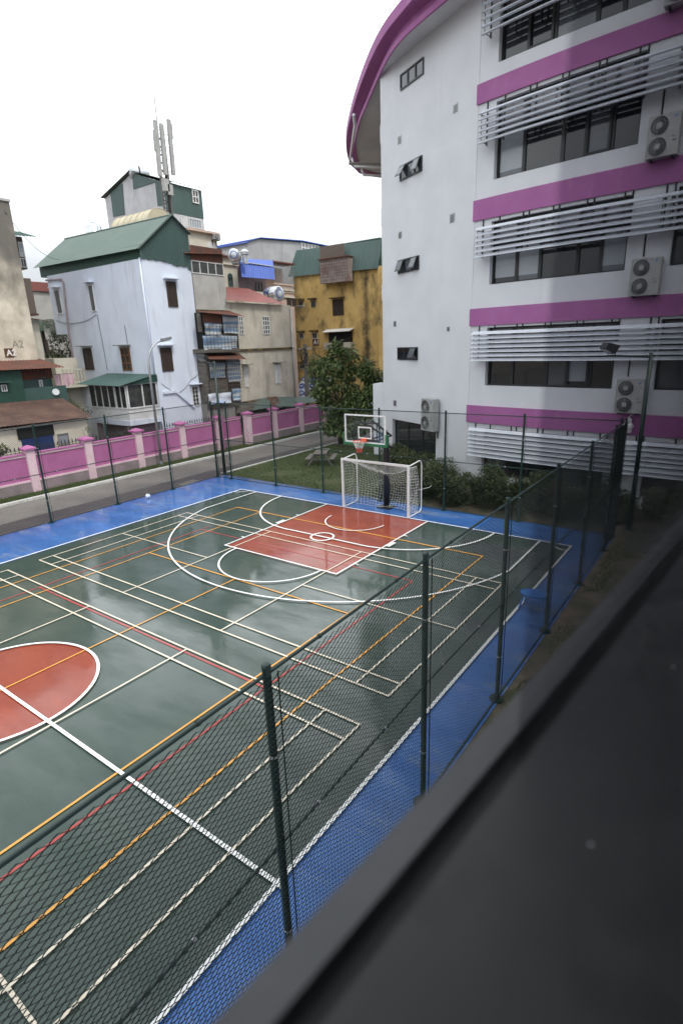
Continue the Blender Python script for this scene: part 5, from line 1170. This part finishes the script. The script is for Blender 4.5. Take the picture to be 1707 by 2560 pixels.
def curved_window(s0, s1, z0, z1, k):
    f = MB(); D = -.28
    ms = [0, .2, .39, .67, .83, 1.0] if k % 2 == 0 else [0, .21, .5, .66, .83, 1.0]
    fslab(f, s0, s1, z0, z0+.07, D-.06, D+.06); fslab(f, s0, s1, z1-.07, z1, D-.06, D+.06)
    for i, u in enumerate(ms):
        s = s0+(s1-s0-.09)*u; fslab(f, s, s+(.09 if i in (0, 5) else .13), z0+.07, z1-.07, D-.058, D+.055)
    zt_ = z0+(z1-z0)*.64; fslab(f, s0+.05, s1-.05, zt_-.04, zt_+.04, D-.05, D+.045)
    fr = f.build('window', M['dark_frame'], school)
    for i in range(5):
        a = s0+(s1-s0-.09)*ms[i]+.10; b = s0+(s1-s0-.09)*ms[i+1]
        fslab(MB(), a, b, z0+.07, zt_-.03, D-.02, D-.005).build('pane', M['dark_glass'] if (i+k) % 3 else M['grey_glass'], fr); fslab(MB(), a, b, zt_+.03, z1-.07, D-.02, D-.005).build('upper_pane', M['pale_pane'], fr)
        if (k, i) in ((2, 0), (2, 1), (2, 4), (1, 3), (6, 1), (6, 3), (3, 0)): fslab(MB(), a+.02, b-.02, z0+.25, zt_-.05, D-.004, D+.004).build('blind', M['blind'], fr)
        if (k, i) in ((1, 3), (3, 3), (4, 1)):   # an opening sash, standing proud
            sm_ = MB(); fslab(sm_, a-.05, b+.03, z0+.05, z0+.14, D+.06, D+.13); fslab(sm_, a-.05, b+.03, zt_-.12, zt_-.03, D+.06, D+.1); fslab(sm_, a-.05, a+.04, z0+.14, zt_-.12, D+.06, D+.12); fslab(sm_, b-.06, b+.03, z0+.14, zt_-.12, D+.06, D+.12); sm_.build('sash', M['dark_frame'], fr)
for k in range(5):
    for j, (a, b) in enumerate(BAYS): curved_window(a, b, SILLS[k], HEADS[k], k+5*j if j else k)
for k, (z0, z1) in enumerate(LOUV):
    n = 7 if k < 2 else 6; lv = MB(); h_ = (z1-z0)/(n-.45)
    for i in range(n):
        zc = z0+i*h_; m_ = 28; vs = []
        for q__ in range(m_+1):
            s = .40+(SE-.7)*q__/m_; wob = .012*sin(s*9+i*2+k) if k == 0 else 0
            for (oo, dz) in ((.41, .112), (.47, .0+wob), (.59, .002+wob), (.56, .028+wob), (.49, .043+wob), (.43, .127)): vs.append(fac(s, zc+dz, oo))
        fs = [tuple(range(6))]
        for q__ in range(m_):
            b_ = 6*q__
            for e in range(6): fs.append((b_+e, b_+6+e, b_+6+(e+1) % 6, b_+(e+1) % 6))
        lv.add(vs, fs)
    lo = lv.build('louvre_screen', M['louvre'], school)
    for s0 in (.44, 1.21, 2.24, 2.49, 3.46, 3.69, 4.72, 4.96, 5.99, 6.25, 7.29, 7.54, 8.6, 8.84, 9.9, 10.15, 11.2, 11.4, 12.5, 12.75):
        br = MB(); zt_ = BANDS[k][0]-.02 if k < 4 else 18.95; br.tube([fac(s0, z0+.05, .0), fac(s0, zt_, .0)], .03, 6); br.tube([fac(s0, z1-.1, .0), fac(s0, z1-.1, .44)], .018, 4); br.tube([fac(s0, z0+.1, .0), fac(s0, z0+.1, .44)], .018, 4); br.tube([fac(s0, z0+.05, .395), fac(s0, z1, .395)], .016, 4)
        br.build('bracket', M['black_steel'], lo)
# small openable windows and vents of the flat white wall
D3 = M['dark_frame']
for k, (s0, zb) in enumerate(((-5.92, 5.56), (-5.87, 9.85), (-5.68, 14.06), (-5.62, 17.83))):
    o_ = fac(s0, zb, 0); f = window(school, o_, DW, NWl, 1.87, .64, cols=3, fm=D3, gm=M['grey_glass'] if k else M['dark_glass'], fw=.06, mw=.09)
    tilt = {0: (2,), 1: (0, 2), 2: (0, 2), 3: ()}[k]
    for i in tilt:
        a = .06+i*.6; e_ = .22 if (k, i) != (2, 0) else .34; sm_ = MB(); p_ = o_+DW*a+V((0, 0, .60))+NWl*.07; dn_ = (V((0, 0, -.52))+NWl*e_).normalized()*.55
        sm_.obox(p_, DW*.52, dn_, dn_.cross(DW).normalized()*.02); sh = sm_.build('sash', D3, f)
        cr_ = DW.cross(dn_).normalized()
        if cr_.dot(NWl) < 0: cr_ = -cr_
        sm_ = MB(); sm_.obox(p_+DW*.06+dn_*.1+cr_*.022, DW*.40, dn_*.8, cr_*.004); sm_.build('sash_pane', M['sash_glass'], sh)
for s0, z0, w_ in ((-5.9, 15.68, .34), (-1.62, 15.6, .34), (-5.85, 11.5, .3), (-1.68, 11.45, .36), (-6.35, 7.28, .26), (-1.7, 6.88, .2), (-6.4, 3.05, .3)):
    v_ = MB(); o_ = fac(s0, z0, 0); slab(v_, o_, DW, NWl, 0, w_, 0, w_*1.05, .002, .012)
    ve = v_.build('air_vent', M['galv'], school); sl_ = MB()
    for i in range(5): slab(sl_, o_, DW, NWl, w_*.12, w_*.88, w_*(.12+.165*i), w_*(.20+.165*i), .012, .016)
    sl_.build('vent_slats', M['black'], ve)
# curved roof slab with purple fascia
lowp = [(-5.0, 9.6), (-6.1, 7.3), (-6.8, 5.8), (-7.5, 4.5), (-8.5, 3.2), (-10.1, 1.6), (-12.1, -.3), (-14.1, -2.2), (-16.7, -4.3), (-18.7, -5.6), (-21.1, -7.0), (-22.4, -7.35), (-23.3, -7.3)]
upp = [(-5.0, 8.2), (-5.9, 6.3), (-6.75, 4.9), (-7.7, 3.5), (-8.9, 2.1), (-10.6, .4), (-12.7, -1.55), (-14.7, -3.3), (-17.2, -5.35), (-19.4, -6.9), (-21.9, -8.35), (-23.6, -8.95), (-25.0, -9.2)]
pre = [(-3.0, 30), (-3.1, 22), (-3.4, 16), (-4.1, 12.2)]; preu = [(-2.4, 30), (-2.5, 22), (-2.85, 16), (-3.7, 11.4)]
lowp = pre+lowp+[(-26, -6.2), (-30, -1), (-31, 12), (-28, 30)]; upp = preu+upp+[(-27.5, -8.0), (-31.5, -2), (-32.5, 12), (-29, 30)]
def smoothc(p):
    o = []
    for i in range(len(p)-1):
        p0, p1, p2, p3 = [V((*p[max(0, min(len(p)-1, i+k_))], 0)) for k_ in (-1, 0, 1, 2)]
        for j in range(5):
            u = j/5; o.append(.5*((2*p1)+(p2-p0)*u+(2*p0-5*p1+4*p2-p3)*u*u+(3*p1-p0-3*p2+p3)*u**3))
    o.append(V((*p[-1], 0))); return o
ls, us = smoothc(lowp), smoothc(upp)
def lerp_(i, f_): return ls[i].lerp(us[i], f_)
rings = [(-.06, 19.10), (0, 19.0), (.12, 19.02), (.12, 19.25), (-.15, 19.32), (-.1, 19.5), (.45, 19.58), (.95, 19.6), (1.0, 19.62), (1.0, 20.05), (.9, 20.06), (.4, 20.02)]
rm = MB(); n = len(ls); vs = []
for f_, z in rings: vs += [lerp_(i, f_)+V((0, 0, z)) for i in range(n)]
rm.add(vs, [(r*n+i, r*n+i+1, (r+1)*n+i+1, (r+1)*n+i) for r in range(len(rings)-1) for i in range(n-1)])
rf = rm.build('roof_fascia', M['school_magenta'], school, smooth=False)
MB().add([lerp_(i, .02)+V((0, 0, 19.13)) for i in range(n)], [tuple(range(n))]).build('soffit', M['soffit'], rf)
MB().add([lerp_(i, .6)+V((0, 0, 20.0)) for i in range(n)], [tuple(range(n))]).build('roof_deck', M['concrete'], rf)
def Z5(x, y): return (840+x*.29754, y*.29754)
pts = [PZ(Z5(*k_), z) for k_, z in (((148, 965), 19.3), ((160, 1050), 19.0), ((118, 1370), 18.0), ((125, 1380), 18.0))]; wall_end = fac(-7.5, 17.6, -.3)
def dpipe(a, b, c_): MB().tube([PZ(a[0], a[1]), PZ(b[0], b[1]), PZ(c_[0], c_[1])], .09, 8).build('roof_drain', M['white_paint'], school, smooth=True)
for p1, p2, p3 in (((148, 965), (160, 1050), (112, 1375)), ((130, 1330), (140, 1345), (150, 1400)), ((212, 1400), (218, 1430), (228, 1470))):
    a = PZ(Z5(*p1), 19.0); d = PZ(Z5(*p2), 18.85); c_ = PZ(Z5(*p3), 18.2); e_ = PZ((962, Z5(*p3)[1]-.5), 18.2)
    MB().tube([a, d, c_, V((e_.x-3, e_.y+2.2, 18.2))], .09, 8).build('roof_drain', M['white_paint'], school, smooth=True)
for z in (8.5, 12.6, 16.7):
    p = V((-13.12, .97, z)); MB().lathe(p, [(.95, -.55), (.95, .35)], 20).build('balcony', M['school_magenta'], school); MB().lathe(p+V((.03, -.02, .36)), [(.96, 0), (.96, .9)], 20).build('balcony_parapet', M['school_white'], school)
MB().tube([V((-12.6, .55, 11.6)), V((-12.6, .55, 14)), V((-12.6, 1.2, 14))], .04, 5).build('balcony_rail', M['black_steel'], school)
MB().box(-11.0, -10.1, 1.0, 1.9, -.02, 4.2).build('side_pillar', M['school_white'], school)
# fan units on the school wall
acunit('double-fan unit hung on the flat white school wall', fac(-3.05, 2.14, 0), DW, NWl, .98, 1.58, .36, fans=1 if 0 else 2)
for (s0, z0, l) in ((6.5, 3.69, 'double-fan unit just above the fence corner, second storey from the ground'), (6.55, 7.76, 'double-fan unit standing on the purple band level with the reflecting windows'), (6.6, 11.98, 'double-fan unit on the upper purple band at the right picture edge'), (6.65, 16.1, 'double-fan unit at the top right behind the highest purple band')):
    a, b = fac(s0, 0), fac(s0+.93, 0); U = (b-a).normalized(); Nn = V((U.y, -U.x, 0)); acunit(l, fac(s0, z0, WO), U, Nn, .93, 1.2, .36, fans=2)
    p_ = school; MB().tube([fac(s0+.25, z0+1.3, 0), fac(s0+.25, z0+2.1, 0)], .03, 5).build('refrigerant_pipe', M['black_steel'], school)
# white bell-shaped wall siren on the lowest purple band
p = fac(7.0, 3.05, .25); t = thing('wall_siren', 'small white bell-shaped siren on the lowest purple band beside the fence corner', 'siren', p)
MB().lathe(p, [(.10, -.12), (.15, -.1), (.15, .05), (.2, .08), (.2, .2), (.12, .24), (.11, .4), (.03, .46)], 16).build('body', M['white_paint'], t); MB().tube([p+V((0, 0, .45)), p+V((.02, .12, .6)), p+V((-.2, .2, .62))], .02, 5).build('arm', M['white_paint'], t)

# ------------------------------------------------------------------ the camera's own building: wall, room, window
dS = V((-.9948, .1019, 0)); nS = V((-dS.y*-1, 0, 0)); nS = V((dS.y*-1, dS.x, 0))          # outward normal (towards the court, -Y)
if nS.y > 0: nS = -nS
O = V((17.28, 18.64, 6.05))             # a point of the outer sill edge
def W(a, o, z): p = O+dS*a+nS*o; return V((p.x, p.y, z))       # a along the wall, o outwards
def wbox(mb, a0, a1, o0, o1, z0, z1): return mb.obox(W(a0, o0, z0), dS*(a1-a0), nS*(o1-o0), V((0, 0, z1-z0)))
own = thing('near_wing', 'near school wing with the window the photo looks out of', 'school', (18, 19, 0))
wm = MB(); A_, B_ = -22, 22; a0, a1 = -2.4, 4.2; zt_ = 8.1
wbox(wm, A_, B_, -.32, -.07, -.02, 5.98); wbox(wm, A_, B_, -.32, -.07, zt_, 10.5); wbox(wm, A_, a0, -.32, -.07, 5.98, zt_); wbox(wm, a1, B_, -.32, -.07, 5.98, zt_)
wm.build('wall', M['school_white'], own)
rm = MB(); wbox(rm, a0-1, a1+1, -7, -.325, 4.8, 4.9); wbox(rm, a0-1, a1+1, -7, -.325, 8.4, 8.5); wbox(rm, a0-1, a1+1, -7.1, -7, 4.9, 8.4); wbox(rm, a0-1.1, a0-1, -7, -.325, 4.9, 8.4); wbox(rm, a1+1, a1+1.1, -7, -.325, 4.9, 8.4)
rm.build('room', M['room'], own)
wn = thing('sliding_window', 'dark sliding window rail and sill filling the lower right corner', 'window', W(0, 0, 6.05))
wbox(MB(), a0, a1, -.033, 0, 5.98, 6.05).build('outer_rail', M['frame_grey'], wn)
wbox(MB(), a0, a1, -.056, -.033, 5.98, 6.028).build('gasket', M['black'], wn)
sbd = wbox(MB(), a0, a1, -.32, -.056, 5.98, 6.045).build('sill_board', M['sill_dark'], wn)
for a_, o_ in ((.45, -.14), (-.12, -.2), (.08, -.15)):
    MB().lathe(W(a_, o_, 6.046), [(.0008, 0), (.0015, .0005), (.0009, .0012)], 8).build('crumb', M['white_paint'], sbd)
tf = MB(); wbox(tf, a0, a1, -.1, 0, zt_-.06, zt_); wbox(tf, a1-.06, a1, -.1, 0, 6.05, zt_-.06); wbox(tf, a0, a0+.06, -.1, 0, 6.05, zt_-.06); tf.build('frame', M['frame_grey'], wn)
p = W(0, -.0375, 0); d_ = ray(1373, 760); k_ = ((p-CAM).dot(nS))/(d_.dot(nS)); lap = (CAM+d_*k_-O).dot(dS)
wbox(MB(), a0+.06, a1-.06, -.0475, -.0465, 6.028, zt_-.06).build('pane', M['clear'], wn)
wbox(MB(), lap, a1-.06, -.038, -.037, 6.028, zt_-.06).build('sash_pane', M['lap'], wn)
